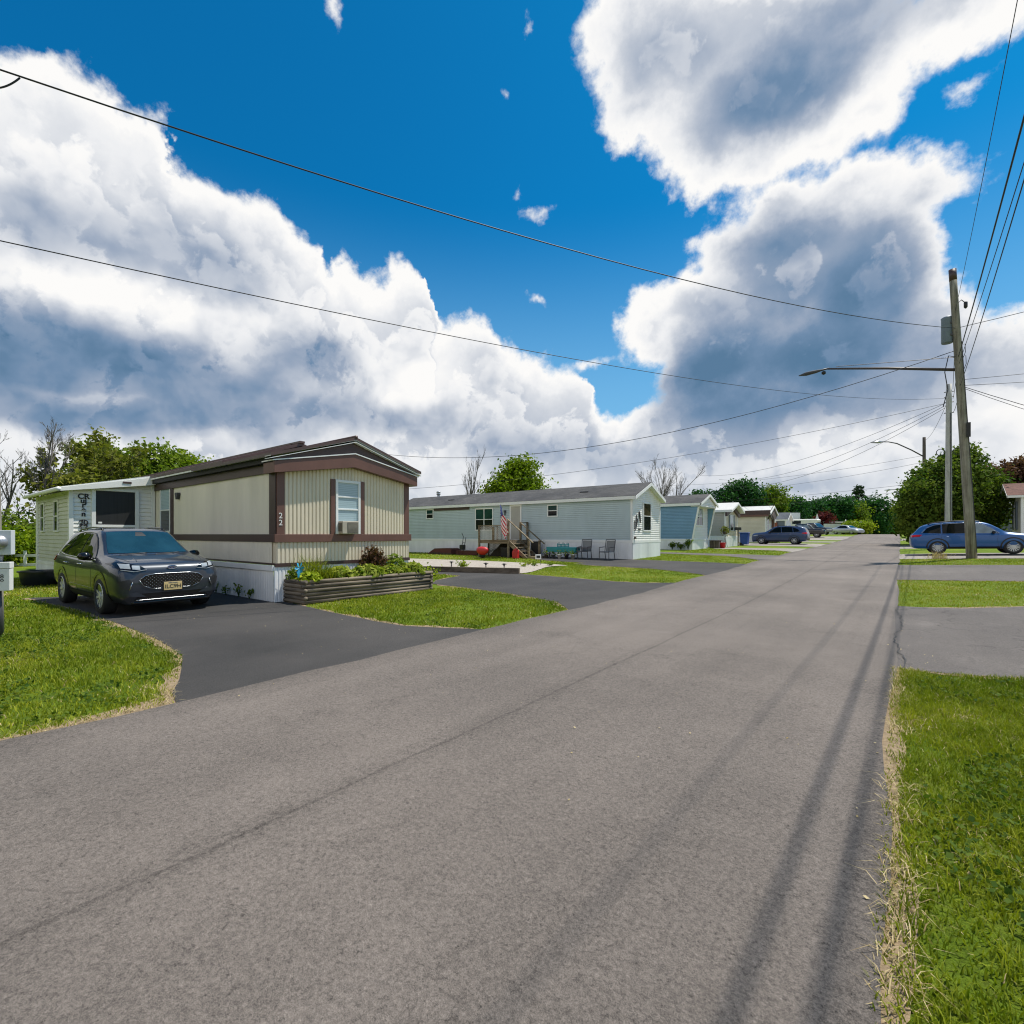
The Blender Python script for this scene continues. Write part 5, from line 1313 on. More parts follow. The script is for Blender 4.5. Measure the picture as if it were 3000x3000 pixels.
c.drape('roof_panel','white_paint',[(.7,-.5),(2.5,-.5),(2.5,.5),(.7,.5)],'T',.02,.1)
c = small_car('parked_pickup',(-13.5,92.5,gz(-9,91)),'far black pickup truck facing the road beside the white fence panel','pickup truck','black_paint',BIGTRUCK,-28,
    [[(2.15,1.2),(2.9,1.2),(2.9,1.72),(2.2,1.7)]],[(-.68,1.26),(.68,1.26),(.6,1.74),(-.6,1.74)],[(-.6,1.3),(.6,1.3),(.58,1.7),(-.58,1.7)],wheels=(1.1,4.5),wr=.40)
c.drape('grille','chrome',[(-.6,.72),(.6,.72),(.6,.92),(-.6,.92)],'F',.012,.08)
VAN = [(0.0,.45,1.1,1.3,.74,.84,.82,.72),(.06,.38,1.15,1.75,.84,.94,.9,.74),(.5,.34,1.18,1.95,.86,.95,.92,.76),(2.5,.32,1.18,1.98,.86,.95,.92,.76),(3.6,.32,1.15,1.9,.86,.95,.92,.74),(4.1,.32,1.1,1.5,.86,.95,.9,.78),(4.6,.34,1.0,1.12,.82,.9,.84,.74),(4.9,.40,.8,.9,.7,.8,.7,.6)]
c = small_car('parked_van',(1.45,89.0,gz(1,90)-.05),'white van seen from behind where the road crests','van','white_paint',VAN,82,
    [[(.6,1.2),(3.5,1.2),(3.4,1.7),(.7,1.75)]],[(-.7,1.2),(.7,1.2),(.62,1.75),(-.62,1.75)],[(-.66,1.2),(.66,1.2),(.62,1.75),(-.62,1.75)])

# ---------------------------------------------------------------- utility poles, lamps and wires
CR, SR = Vector((.786,.618,0)), Vector((-.618,.786,0))
def pole(name,label,foot,top,r0,r1,mat,cap=True):
    t = thing(name,foot,label,'utility pole'); d = Vector(top)-Vector(foot)
    n=10; MB().tube([d*(i/n)+Vector((0,0,-.3 if i==0 else 0)) for i in range(n+1)],[r0+(r1-r0)*i/n for i in range(n+1)],18).build('shaft',mat,t,smooth=True)
    if cap:
        k = .965; MB().tube([d*k,d*1.004],[r1*1.05,r1*1.05],18).build('pole_cap','dark_brown',t,smooth=True)
    return t,d
P1f = Vector((2.55,30.75,gz(2.55,30.75))); P1t = Vector((1.85,30.25,13.6))
P1,d1 = pole('utility_pole','leaning weathered wooden utility pole with transformer and long lamp arm',P1f,P1t,.20,.135,'pole_wood')
def onp(f): return P1f+(P1t-P1f)*f
q = onp(.80)-P1f; o = q-CR*.16+SR*.30
MB().lathe(o,[(.20,-.58),(.22,-.54),(.22,.52),(.23,.55),(.23,.59),(.14,.65)],20).build('transformer','transformer_grey',P1,smooth=True)
m = MB(); m.box(o.x-.05,o.x+.25,o.y-.2,o.y,o.z-.3,o.z-.22).box(o.x-.05,o.x+.25,o.y-.2,o.y,o.z+.25,o.z+.33); m.build('bracket','dark_iron',P1)
q = onp(.885)-P1f
MB().tube([q+CR*.12,q+CR*.30+Vector((0,0,.18)),q+CR*.48+Vector((0,0,.05))],.018,6).build('cutout_arm','dark_iron',P1); MB().lathe(q+CR*.50+Vector((0,0,-.05)),[(.03,-.16),(.07,-.1),(.07,.12),(.03,.16)],10).build('cutout','black_plastic',P1,smooth=True)
for f in (.74,.70): 
    q = onp(f)-P1f; MB().tube([q+CR*.16,q+CR*.34+Vector((0,0,.08)),q+CR*.36+Vector((0,0,-.30)),q+CR*.2+Vector((0,0,-.7))],.012,5).build('jumper_wire','wire_black',P1)
q = onp(.70)-P1f; MB().tube([q-CR*.16,q-CR*.45+Vector((0,0,.05)),q-CR*.62+Vector((0,0,-.7)),q-CR*.48+Vector((0,0,-1.5)),q-CR*.70+Vector((0,0,-2.3))],.02,5).build('hanging_cable','wire_black',P1)
q = onp(.46)-P1f; MB().box(q.x+.1,q.x+.24,q.y-.25,q.y-.15,q.z-.55,q.z+.1).build('cable_box','black_plastic',P1)
MB().tube([onp(.02)-P1f-SR*.19+CR*.06,onp(.4)-P1f-SR*.175+CR*.06,onp(.75)-P1f-SR*.15+CR*.06],.018,5).build('ground_wire','dark_iron',P1)
# the long arm with a cobra-head lamp
a0 = onp(.655); a1 = Vector((-3.05,30.6,10.22))
L = thing('street_lamp',a0,'long dark arm street lamp bolted to the leaning pole','street lamp')
MB().tube([Vector((0,0,0)),(a1-a0)*.5+Vector((0,0,.05)),a1-a0],[.072,.062,.045],10).build('arm','arm_metal',L,smooth=True)
MB().tube([onp(.70)-a0,(a1-a0)*.92+Vector((0,0,.12))],.014,6).build('brace','arm_metal',L)
hd = a1-a0; ax = Vector((-1,-.05,-.10)).normalized()
MB().tube([hd-ax*.1,hd+ax*.25,hd+ax*.5,hd+ax*.95,hd+ax*1.3],[.04,.048,.085,.10,.02],12).build('lamp_head','dark_iron',L,smooth=True)
g = MB().lathe(hd+ax*.15+Vector((0,0,-.17)),[(.02,-.1),(.10,-.05),(.10,.05),(.02,.1)],10); g.build('photocell','black_plastic',L,smooth=True)
P2f = Vector((2.47,43.9,gz(2.47,43.9))); P2t = Vector((2.51,43.95,11.55))
P2,d2 = pole('utility_pole','straight pale utility pole behind the blue wagon',P2f,P2t,.195,.15,'pale_pole',False)
m = MB(); q = P2t-P2f
for dz in (-.5,-.85,-1.2,-1.9): m.tube([q+Vector((-.25,0,dz)),q+Vector((.25,0,dz))],.03,6)
m.build('insulator_arms','dark_iron',P2)
m = MB()
for s in (-1,1): m.tube([q+Vector((s*.42+.22*math.cos(a),0,-4.5+.22*math.sin(a))) for a in np.linspace(0,6.28,14)],.025,5)
m.build('cable_coils','wire_black',P2)
MB().tube([Vector((.13,-.16,.5)),Vector((.13,-.14,9.)),q+Vector((.1,-.1,-2))],.03,6).build('conduit','dark_iron',P2)
P3f = Vector((2.2,78,gz(2.2,78))); P3t = Vector((2.2,78,13.3))
P3,d3 = pole('utility_pole','far dark brown utility pole with a curved lamp arm',P3f,P3t,.20,.16,'dark_pole',False)
L3 = thing('street_lamp',(2.2,78,11.0),'far street lamp on a curved arm above the big green tree','street lamp')
b0 = Vector((-.1,0,0)); MB().tube([b0,Vector((-1.2,-.9,.75)),Vector((-2.6,-2.0,1.55)),Vector((-3.4,-2.6,1.75)),Vector((-4.1,-3.2,1.75))],[.08,.075,.07,.06,.06],8).build('arm','dark_iron',L3,smooth=True)
MB().tube([Vector((-4.0,-3.1,1.75)),Vector((-4.4,-3.4,1.72)),Vector((-5.1,-3.9,1.66))],[.07,.17,.05],8).build('lamp_head','galvanised',L3,smooth=True)
L4 = thing('street_lamp',(3.4,140,gz(3.4,140)),'farthest small street lamp down beyond the crest','street lamp')
MB().tube([(0,0,0),(0,0,11.0)],[.14,.1],8).build('post','dark_pole',L4); MB().tube([(0,0,10.4),(-2,-1.2,10.9),(-5,-3.6,10.8)],.08,6).build('arm','dark_iron',L4); MB().tube([(-5,-3.6,10.8),(-5.6,-4.0,10.75),(-6.3,-4.6,10.7)],[.08,.2,.06],8).build('lamp_head','galvanised',L4)

MPf = Vector((-11.0,1.077,0))
MP,dm = pole('service_pole','slender wooden service pole at the left edge carrying the meter boxes',MPf,MPf+Vector((0,0,9.0))-CR*.24,.105,.09,'pole_wood',False)
MP['category'] = 'utility pole'
nrm = Vector((.9,-.44,0)).normalized(); tn = Vector((.44,.9,0)).normalized()
def meterbox():
    o = Vector((.30,.003,0))
    U = thing('electric_meter',MPf+o+Vector((0,0,1.24)),'grey electric meter box with a round glass meter on the left edge pole','electric meter')
    MB().obox((0,0,0),tn,nrm,-.16,.17,-.06,.07,0,.37).build('housing','meter_grey',U,bevel=.006)
    c = tn*.035+nrm*.07+Vector((0,0,.19)); D = MB(); n=24
    for (r,h) in ((.105,0),(.105,.045),(.09,.05),(.088,.12),(.07,.135),(.001,.138)):
        for k in range(n): D.v.append(tuple(c+nrm*h+tn*r*math.cos(6.2832*k/n)+Vector((0,0,r*math.sin(6.2832*k/n)))))
    for i in range(5):
        for k in range(n): D.f.append((i*n+k,i*n+(k+1)%n,(i+1)*n+(k+1)%n,(i+1)*n+k))
    D.build('meter_glass','galvanised',U,smooth=True)
    MB().obox(c,tn,nrm,-.04,.04,.136,.142,-.02,.025).build('meter_dial','plate_gold',U)
    V = thing('breaker_box',MPf+o+Vector((0,0,.70)),'white breaker box with black 6 and 8 below the meter','breaker box')
    MB().obox((0,0,0),tn,nrm,-.15,.155,-.05,.08,0,.33).obox((0,0,0),tn,nrm,-.155,.16,-.055,.085,.335,.43).build('housing','meter_white',V,bevel=.006)
    for s_,dx,dz in (('6',.0,.20),('8',.07,.215),('o',.07,.165)):
        text_mesh(s_,.085,tn*dx+nrm*.0815+Vector((0,0,dz)),tn,PZ,.003,'black_plastic','number',V,world=False)
    W = thing('conduit',MPf+o,'dark grey conduit running from the breaker box into the lawn','conduit')
    MB().tube([tn*.02+Vector((0,0,-.05)),tn*.0+Vector((0,0,.72))],.036,10).build('pipe','dark_iron',W,smooth=True)
    MB().tube([tn*.0+Vector((0,0,1.12)),tn*.02+Vector((0,0,1.26))],.045,10).build('coupling','galvanised',W,smooth=True)
meterbox()

def wire(label,a,b,sag,r=.016,group=None,kind='utility wire'):
    a,b = Vector(a),Vector(b); n = max(10,int((b-a).length/1.4)); P=[]
    for i in range(n+1):
        f=i/n; p=a.lerp(b,f); p.z -= 4*sag*f*(1-f); P.append(p)
    o = MB().tube(P,r*.68,6).build('utility_wire','wire_black',None,smooth=True); return tag(o,label,'utility wire',group)
wire('thick twisted wire from the transformer across the sky to the left edge pole',onp(.80),MPf+Vector((0,0,8.75)),.75,.020)
wire('short loop of service cable hanging at the upper left edge',MPf+Vector((.10,.26,8.73)),MPf+Vector((-.02,.0,8.45)),.04,.018)
wire('thin wire from the pale pole over the tan home to the left edge',P2t+Vector((-.2,0,-.9)),MPf+Vector((0,0,6.1)),.85,.014)
wire('cable passing the lamp head and dipping behind the brown roof',onp(.725),(-32.7,25.1,8.0),1.9,.022)
wire('long wire sloping down behind the blue-grey roof',P2t+Vector((-.2,0,-1.25)),(-37.0,28.8,5.6),.9,.018)
for i,(e,sg,lb) in enumerate([((-22.5,72.0,9.9),1.4,'uppermost of the wires fanning from the pale pole to the far trees'),((-20.5,74.0,9.4),1.7,'middle wire fanning from the pale pole to the far trees'),((-19.8,74.5,8.6),1.9,'lowest wire fanning from the pale pole to the far trees')]):
    wire(lb,P2t+Vector((-.2,0,-1.25-.15*i)),e,sg,.02)
wire('upper wire from the dark pole to the far treetops',P3t+Vector((0,0,-2.2)),(-34,90,10.6),.8,.022); wire('lower wire from the dark pole to the far treetops',P3t+Vector((0,0,-3.0)),(-33,92,9.2),.9,.022)
wire('faint wire low across the distant sky beside the road',P3t+Vector((0,0,-5.5)),(-48,118,9.0),.6,.024); wire('faintest lowest wire above the far green trees',P3t+Vector((0,0,-6.3)),(-44,124,8.0),.6,.024)
wire('wire leaving the transformer for the right edge of the picture',onp(.80),(22,21,11.2),.5,.018)
wire('upper pair wire leaving the leaning pole to the right',onp(.62),(26,30,8.4),.4,.014); wire('lower pair wire leaving the leaning pole to the right',onp(.60),(26,31,7.3),.4,.014)
wire('service drop falling from the leaning pole to the red roofed home',onp(.60),(14,40,4.9),.35,.02); wire('second service drop just under the first one',onp(.595),(14,40.2,4.75),.5,.016)
wire('topmost overhead wire running from the pole tip toward the viewer',onp(.86),(1.15,-16,12.6),1.0,.011)
wire('thick overhead cable of the middle span toward the viewer',onp(.70),(1.35,-14,9.9),.55,.026)
wire('slimmer cable strapped close beside the thick overhead cable',onp(.675),(1.65,-14,9.75),.60,.014)
wire('lowest thin overhead wire toward the viewer',onp(.60),(1.15,-14,8.6),.55,.016)
for i,(f,dz,lb) in enumerate([(.84,-.35,'upper thin wire between the leaning and the pale pole'),(.70,-1.0,'heavy cable between the leaning and the pale pole'),(.60,-1.9,'lowest wire between the leaning and the pale pole')]):
    wire(lb,onp(f),P2t+Vector((.2,0,dz)),.25,.018)
wire('slack cable from the pale pole to the dark pole',P2t+Vector((0,0,-4.5)),P3t+Vector((0,0,-5)),1.2,.026); wire('upper wire from the pale pole to the dark pole',P2t+Vector((0,0,-.9)),P3t+Vector((0,0,-.4)),.6,.018)
wire('guy wire of the pale pole falling behind the tree',P2t+Vector((0,0,-4.6)),(3.6,62,3.0),.2,.02)

# ---------------------------------------------------------------- log planter and its plants
def planter():
    x0,x1,y0,y1 = -11.16,-10.32,5.74,9.45
    T_ = thing('log_planter',((x0+x1)/2,(y0+y1)/2,0),'weathered landscape-log planter box in front of the tan home','planter')
    HOUSES_FOOT.append((x0-.1,x1+.05,y0-.05,y1+.05)); r=.046
    for k in range(6):
        z = r+k*.087+rng.normal(0,.004); j=lambda: rng.normal(0,.008)
        MB().tube([(x1+j(),y0+(.0 if k%2 else -.06),z),(x1+j(),(y0+y1)/2,z+j()),(x1+j(),y1+(.05 if k%2 else 0),z+j())],[r*rng.uniform(.94,1.04) for _ in range(3)],10).build('log','log_wood_y',T_,world=True,smooth=True)
        MB().tube([(x0,y0+j(),z),(x1+(.06 if k%2 else 0),y0+j(),z)],r*rng.uniform(.95,1.03),10).build('log','log_wood_x',T_,world=True,smooth=True)
        MB().tube([(x0,y1+j(),z),(x1+(0 if k%2 else .06),y1+j(),z)],r,10).build('log','log_wood_x',T_,world=True,smooth=True)
    MB().box(x0,x1-.03,y0+.03,y1-.03,.02,.46).build('soil','dark_soil_and_shade',T_,world=True)
planter()
def mound(name,x,y,z,label,r,h,leaf,mat,n,cat='plant',group=None):
    t = thing(name,(x,y,z),label,cat,group); D = rng.normal(size=(n,3)); D[:,2]=np.abs(D[:,2]); D/=np.linalg.norm(D,axis=1)[:,None]
    P = D*np.array([r,r,h])*rng.uniform(.55,1.06,n)[:,None]; P[:,2]+=.02
    leaf_cloud('leaves',P,leaf*rng.uniform(.6,1.4,n),rng.normal(.45,.25,n)+.3*(D[:,2]-.5),mat,t,.6,1.7,D*.7)
    s = MB()
    for i in range(14):
        q=Vector(P[rng.integers(n)]); s.tube([(0,0,0),q*.5+Vector((0,0,.05)),q],[.006,.005,.003],4,cap=False)
    s.build('stems','leaf_dark',t,fix=False); return t
H_ = 'hostas in the log planter'
mound('hosta',-10.72,6.9,.46,'round yellow-edged hosta nearest the middle of the log planter',.38,.27,.08,'leaf_hosta',640,group=H_)
mound('hosta',-10.70,7.66,.46,'broad yellow-edged hosta to the left of the rusty bush',.45,.29,.08,'leaf_hosta',800,group=H_)
mound('hosta',-10.70,8.36,.46,'yellow-edged hosta under the rusty bush',.37,.25,.08,'leaf_hosta',600,group=H_)
mound('hosta',-10.70,9.05,.46,'yellow-edged hosta at the far end of the planter',.43,.28,.08,'leaf_hosta',700,group=H_)
mound('hosta',-10.52,5.98,.46,'small yellow-green clump at the near corner of the planter',.27,.22,.06,'leaf_lime',480,group=H_)
mound('shrub',-11.0,8.75,.46,'low green shrub behind the far hosta',.34,.52,.06,'leaf_mid',420,'shrub'); mound('shrub',-10.98,5.9,.46,'dark green low shrub beside the white skirting',.22,.34,.05,'leaf_mid',260,'shrub')
spray('bush',-10.9,7.98,.46,'rusty brown twiggy bush rising from the planter','bush',120,.82,.42,.055,'leaf_rust',per=10,dome=True)
spray('shrub',-11.3,10.3,.02,'pale sprawling seedling beside the far end of the tan home','shrub',22,.62,.55,.07,'leaf_lime',per=4)
def tuft(name,x,y,z,label,n,h,w,mat='blade',lean=.8,cat='plant'):
    t = thing(name,(x,y,z),label,cat); X,Y = rng.normal(0,w,n),rng.normal(0,w,n)
    o = blade_mesh('blades',X,Y,np.zeros(n),h*rng.uniform(.5,1.1,n),np.full(n,.012),rng.uniform(.1,lean,n),rng.random(n),mat); o.parent = t; return t
tuft('ornamental_grass',-10.85,6.22,.46,'tall wispy ornamental grass in the planter',260,.75,.13); tuft('ornamental_grass',-10.75,6.55,.46,'shorter arching ornamental grass left of the round hosta',220,.45,.12)
def pinwheel():
    t = thing('garden_pinwheel',(-10.62,5.78,.46),'bright blue garden pinwheel stuck in the planter','garden ornament')
    MB().tube([(0,0,-.05),(0,0,.30)],.006,6).build('stick','dark_iron',t)
    m = MB()
    for k in range(6):
        a=k*1.047; p=lambda r,b: Vector((.02+.02*math.sin(b*3),r*math.cos(a+b),.33+r*math.sin(a+b)*1.25)); m.add([p(0,0),p(.09,-.3),p(.12,.1),p(.07,.4)],[(0,1,2,3)])
    m.build('vanes','aqua_plastic',t)
    MB().box(.0,.02,-.04,.04,.12,.28).build('tail','aqua_plastic',t)
pinwheel()
for i,(x,lb) in enumerate([(-12.2,'small weed by the skirting nearest the planter'),(-12.75,'leafy weed second along the white skirting'),(-13.5,'larger weed third along the white skirting'),(-14.1,'weed by the skirting near the grey car')]):
    spray('weed',x,5.40,0,lb,'weed',9,.26+.06*(i%2),.12,.045,'leaf_mid',group='weeds along the skirting',per=4)

# ---------------------------------------------------------------- the gravel bed
def beam_thing(name,label,cat,pts,w,h,mat):
    t = thing(name,(pts[0][0],pts[0][1],gz(*pts[0])),label,cat); m = MB()
    for a,b in zip(pts[:-1],pts[1:]): MB().beam((a[0],a[1],gz(*a)+h/2-.03),(b[0],b[1],gz(*b)+h/2-.03),w,h).build('timber',mat,t,world=True,bevel=.01)
    return t
beam_thing('timber_edging','low brown timber edging along the pale gravel bed','edging',[(-22.5,12.72),(-16.2,12.98),(-13.7,13.80),(-11.14,14.62)],.14,.24,'curb_timber')
S0 = None
for (x,y,lb) in [(-15.68,15.6,'path light nearest the tan home on the gravel'),(-13.74,15.7,'middle path light on the gravel bed'),(-12.79,15.75,'path light nearest the road on the gravel')]:
    if S0 is None:
        S0 = thing('path_light',(x,y,gz(x,y)),lb,'garden light','solar path lights'); MB().tube([(0,0,-.05),(0,0,.16)],.022,8).build('stake','dark_iron',S0); MB().lathe((0,0,.16),[(.04,0),(.045,.04),(.12,.055),(.04,.09)],14).build('cap','black_plastic',S0,smooth=True)
    else: dup(S0,(x,y,gz(x,y)),label=lb)
spray('weed',-13.56,14.15,gz(-13.5,14.3),'yellow-green weed tuft in front of the timber edging','weed',40,.45,.30,.05,'leaf_lime',per=5)
for (x,y,lb,mt) in [(-12.95,17.3,'pale seedling on the gravel nearest the timber end','leaf_lime'),(-12.72,17.8,'small green seedling in the gravel middle','leaf_mid'),(-12.25,18.3,'small green seedling by the gravel point','leaf_mid'),(-13.4,18.3,'white-tinged tuft at the lawn edge of the gravel','leaf_hosta')]:
    spray('seedling',x,y,gz(x,y),lb,'plant',10,.14,.16,.06,mt,per=4)
def yard_sign():
    t = thing('yard_sign',(-12.95,18.4,gz(-12.95,18.4)),'small white framed yard sign with a black face','yard sign'); f=MB()
    for a in (-.10,.10): MB().tube([CR*a+Vector((0,0,-.05)),CR*a+Vector((0,0,.27))],.01,6).build('leg','dark_iron',t)
    f.obox((0,0,0),CR,-SR,-.13,.13,0,.03,.27,.48).build('frame','white_trim',t,bevel=.01); MB().obox((0,0,0),CR,-SR,-.08,.08,.03,.04,.32,.43).build('face','black_plastic',t)
yard_sign()

# ---------------------------------------------------------------- porch and clutter of the blue-grey home
def porch():
    z0 = .21; D = thing('porch_deck',(-18.4,22.85,z0),'weathered wooden porch with stairs and lattice at the blue-grey home','porch'); W='deck_wood'
    x0,x1,y0,y1,zt = -19.75,-17.45,21.95,23.74,1.22
    MB().box(x0,x1,y0+.03,y1,zt-.04,zt).build('deck_boards',W,D,world=True); MB().box(x0-.02,x1+.02,y0,y0+.04,zt-.2,zt+.01).box(x1-.01,x1+.03,y0+.045,y1,zt-.2,zt+.01).build('rim_board',W,D,world=True)
    def post(x,y,za,zb): MB().box(x-.05,x+.05,y-.05,y+.05,za,zb).build('post',W,D,world=True)
    post(x0+.05,y0-.04,z0-.1,2.03); post(-18.62,y0-.02,1.2,1.98); post(x1-.02,y0-.05,z0-.1,2.36); post(x1,23.0,z0,2.24); post(x1,23.68,z0,2.24); post(-16.1,21.98,z0-.05,1.2); post(-16.1,23.0,z0-.05,1.2); post(x0+.05,23.6,z0,2.03)
    def rail(a,b): MB().beam(a,b,.09,.045).build('rail',W,D,world=True)
    rail((x0-.02,y0-.04,2.05),(x1,y0-.04,2.05)); rail((x1-.1,y0-.06,2.42),(-15.75,y0-.06,1.08)); rail((x1-.05,23.0,2.26),(-15.75,23.0,1.0)); rail((x1,23.0,2.25),(x1,23.72,2.25)); rail((x0,y0,2.05),(x0,23.7,2.05))
    for i in range(5):
        zz = zt-.2*(i+1); xx = x1+.02+.27*i
        MB().box(xx,xx+.29,y0+.06,23.02,zz-.035,zz).build('tread',W,D,world=True)
    MB().box(-16.1,-15.55,21.9,23.1,.22,.34).build('bottom_step',W,D,world=True)
    for y in (y0,23.05): MB().prism([(x1,zt-.02),(x1,zt-.30),(-16.35,z0-.05),(-16.05,z0-.05)],(0,0,0),PX,PZ,PY,y-.03,y+.03).build('stringer',W,D,world=True)
    def lattice(x,xe,za,zb,y,cut=None):
        m = MB(); o = Vector((x,y,za)); w=xe-x; h=zb-za
        for s in np.arange(-h,w,.10):
            for sg in (1,-1):
                a,b = (s,0),(s+h,h)
                if sg<0: a,b=(s,h),(s+h,0)
                # clamp to the panel
                p,q=Vector((a[0],0,a[1])),Vector((b[0],0,b[1])); 
                if p.x<0: p = p.lerp(q,(0-p.x)/(q.x-p.x))
                if q.x>w: q = p.lerp(q,(w-p.x)/(q.x-p.x))
                if (q-p).length>.03: m.beam(o+p+Vector((0,.004*sg,0)),o+q+Vector((0,.004*sg,0)),.006,.022)
        if cut: m = clip(m,[cut])
        m.build('lattice','pale_pole',D,world=True,fix=False)
    lattice(x0+.1,-18.67,1.26,2.0,y0+.03); lattice(-18.57,x1-.1,1.26,2.0,y0+.03); lattice(-18.95,x1-.05,.32,1.02,y0+.03,((-18.95,0,.32),(1,0,-1.25)))
    MB().box(x0+.12,x1-.1,22.6,22.63,z0,zt-.2).build('shade_panel','dark_soil_and_shade',D,world=True)
porch()
def flag():
    F = thing('flag',(-17.93,21.82,1.2),'american flag hanging from a short pole on the porch corner','flag')
    MB().tube([(0,0,0),(-.04,0,2.02)],.013,8).lathe((-.04,0,2.02),[(.02,0),(.025,.02),(.0,.05)],8).build('staff','dark_iron',F)
    # cloth hanging in folds from its upper corner: u along the stripes, v across them
    cloth,ix,k_ = MB(),[],.00225
    Lf = ([0,120,250,480,700,860],[-5,0,10,25,65,170]); Rt = ([0,90,210,360,470,600,690,760,860],[4,35,85,215,250,262,275,215,176])
    nz,nx = 90,26
    def P(i,j):
        h = 860*j/(nz-1); a,b_ = np.interp(h,*Lf),np.interp(h,*Rt); w = i/(nx-1); x = a+(b_-a)*w
        return (-.04+x*k_,-.06+.05*math.sin(w*8+h*.006)*(.25+w)+.02*math.sin(h*.02),2.0-h*k_)
    for j in range(nz-1):
        for i in range(nx-1):
            q = [P(i,j),P(i+1,j),P(i+1,j+1),P(i,j+1)]; h = 860*(j+.5)/(nz-1); x = (q[0][0]+q[1][0])/2/k_
            c = h-1.5*x; ix.append(2 if h < 330-1.1*x else (0 if int((c+900)/52) % 2 == 0 else 1)); cloth.add(q,[(0,1,2,3)])
    for j in range(4,34,4):
        for i in range(3+(j//4) % 2*3,nx-2,7):
            if 860*j/(nz-1) > 300-1.1*(P(i,j)[0]/k_): continue
            p = Vector(P(i,j))+Vector((0,-.012,0)); k=[]
            for q in range(10):
                rr_=.022 if q%2==0 else .009; a=q*.628; k.append(p+Vector((rr_*math.sin(a),0,rr_*math.cos(a))))
            cloth.add(k,[tuple(range(10))]); ix.append(1)
    cloth.build('cloth','flag_red',F,smooth=True,fix=False,more=('flag_white','flag_blue'),index=ix)
flag()
def clutter():
    t = thing('wheelbarrow',(-18.55,21.0,gz(-18,21)),'red wheelbarrow tipped up before the porch','wheelbarrow')
    m = MB(); n=16
    for (r,h) in ((.18,.14),(.31,.26),(.36,.38),(.33,.50),(.20,.57),(.02,.60)):
        for k in range(n): m.v.append((r*1.15*math.cos(6.283*k/n),r*.7*math.sin(6.283*k/n)-.1,h+.06))
    for i in range(5):
        for k in range(n): m.f.append((i*n+k,i*n+(k+1)%n,(i+1)*n+(k+1)%n,(i+1)*n+k))
    m.build('tray','red_paint',t,smooth=True); MB().lathe((.0,-.1,.17),[(.05,-.05),(.17,-.045),(.17,.045),(.05,.05)],16,'y').build('wheel','rubber',t,smooth=True)
    MB().tube([(-.3,.1,0),(.1,.0,.3),(.6,.1,.5)],.018,6).tube([(-.3,.35,0),(.1,.25,.3),(.6,.35,.5)],.018,6).build('handles','dark_iron',t)
    t = thing('fuel_can',(-16.72,21.6,gz(-16.7,21.6)),'red fuel can standing under the porch stairs','fuel can')
    MB().box(-.17,.17,-.12,.12,0,.40).prism([(-.17,.40),(.17,.40),(.10,.52),(-.06,.52)],(0,0,0),PX,PZ,PY,-.11,.11).build('body','red_paint',t,bevel=.03); MB().tube([(-.10,0,.47),(.0,0,.60),(.10,0,.48)],.018,6).build('handle','red_paint',t); MB().tube([(.12,0,.46),(.2,0,.62)],.025,8).build('spout','black_plastic',t)
    for (x,y,sx,sy,sz,lb) in [(-18.0,22.35,.55,.35,.5,'black storage crate in the shade left of the porch post'),(-17.0,22.3,.5,.3,.42,'black storage crate in the shade behind the fuel can'),(-16.6,23.35,.5,.3,.85,'tall black box beside the porch stairs')]:
        t = thing('storage_crate',(x,y,gz(x,y)),lb,'crate','dark crates under the porch'); MB().box(-sx/2,sx/2,-sy/2,sy/2,0,sz).build('body','black_plastic',t,bevel=.02); MB().box(-sx/2-.02,sx/2+.02,-sy/2-.02,sy/2+.02,sz,sz+.04).build('lid','dark_iron',t)
    t = thing('ramp_board',(-23.9,23.1,gz(-24,23.1)),'wide sloping maroon hatch lying against the skirting','hatch'); MB().prism([(-1.25,0),(1.0,0),(1.0,.34),(.85,.40),(-.55,.36)],(0,0,0),PX,PZ,PY,-.35,.45).build('lid','maroon_board',t); MB().box(-.9,1.05,-.38,-.35,.0,.10).build('frame','dark_brown',t)
    t = thing('board_stack',(-21.6,23.1,gz(-21.6,23.1)),'stack of maroon boards between the hatch and the porch','boards')
    for k in range(4): MB().box(-.95+.03*k,.9+.02*k,-.3,.3,.07*k,.07*k+.055).build('board','maroon_board',t)
    t = thing('hand_truck',(-22.3,23.2,gz(-22,23.2)),'black upright hand truck leaning by the maroon hatch','hand truck')
    MB().tube([(0,-.25,.1),(.0,.0,.75),(-.03,.1,1.15),(-.18,.12,1.38)],.022,6).tube([(.22,-.25,.1),(.22,.0,.75),(.2,.1,1.1)],.022,6).tube([(0,0,.75),(.22,0,.75)],.02,6).build('frame','dark_iron',t); 
    for x in (-.06,.28): MB().lathe((x,-.22,.14),[(.03,-.03),(.14,-.03),(.14,.03),(.03,.03)],14,'x').build('wheel','rubber',t,smooth=True)
    MB().box(-.05,.25,-.25,.02,.3,.62).build('load','black_plastic',t,bevel=.02)
clutter()
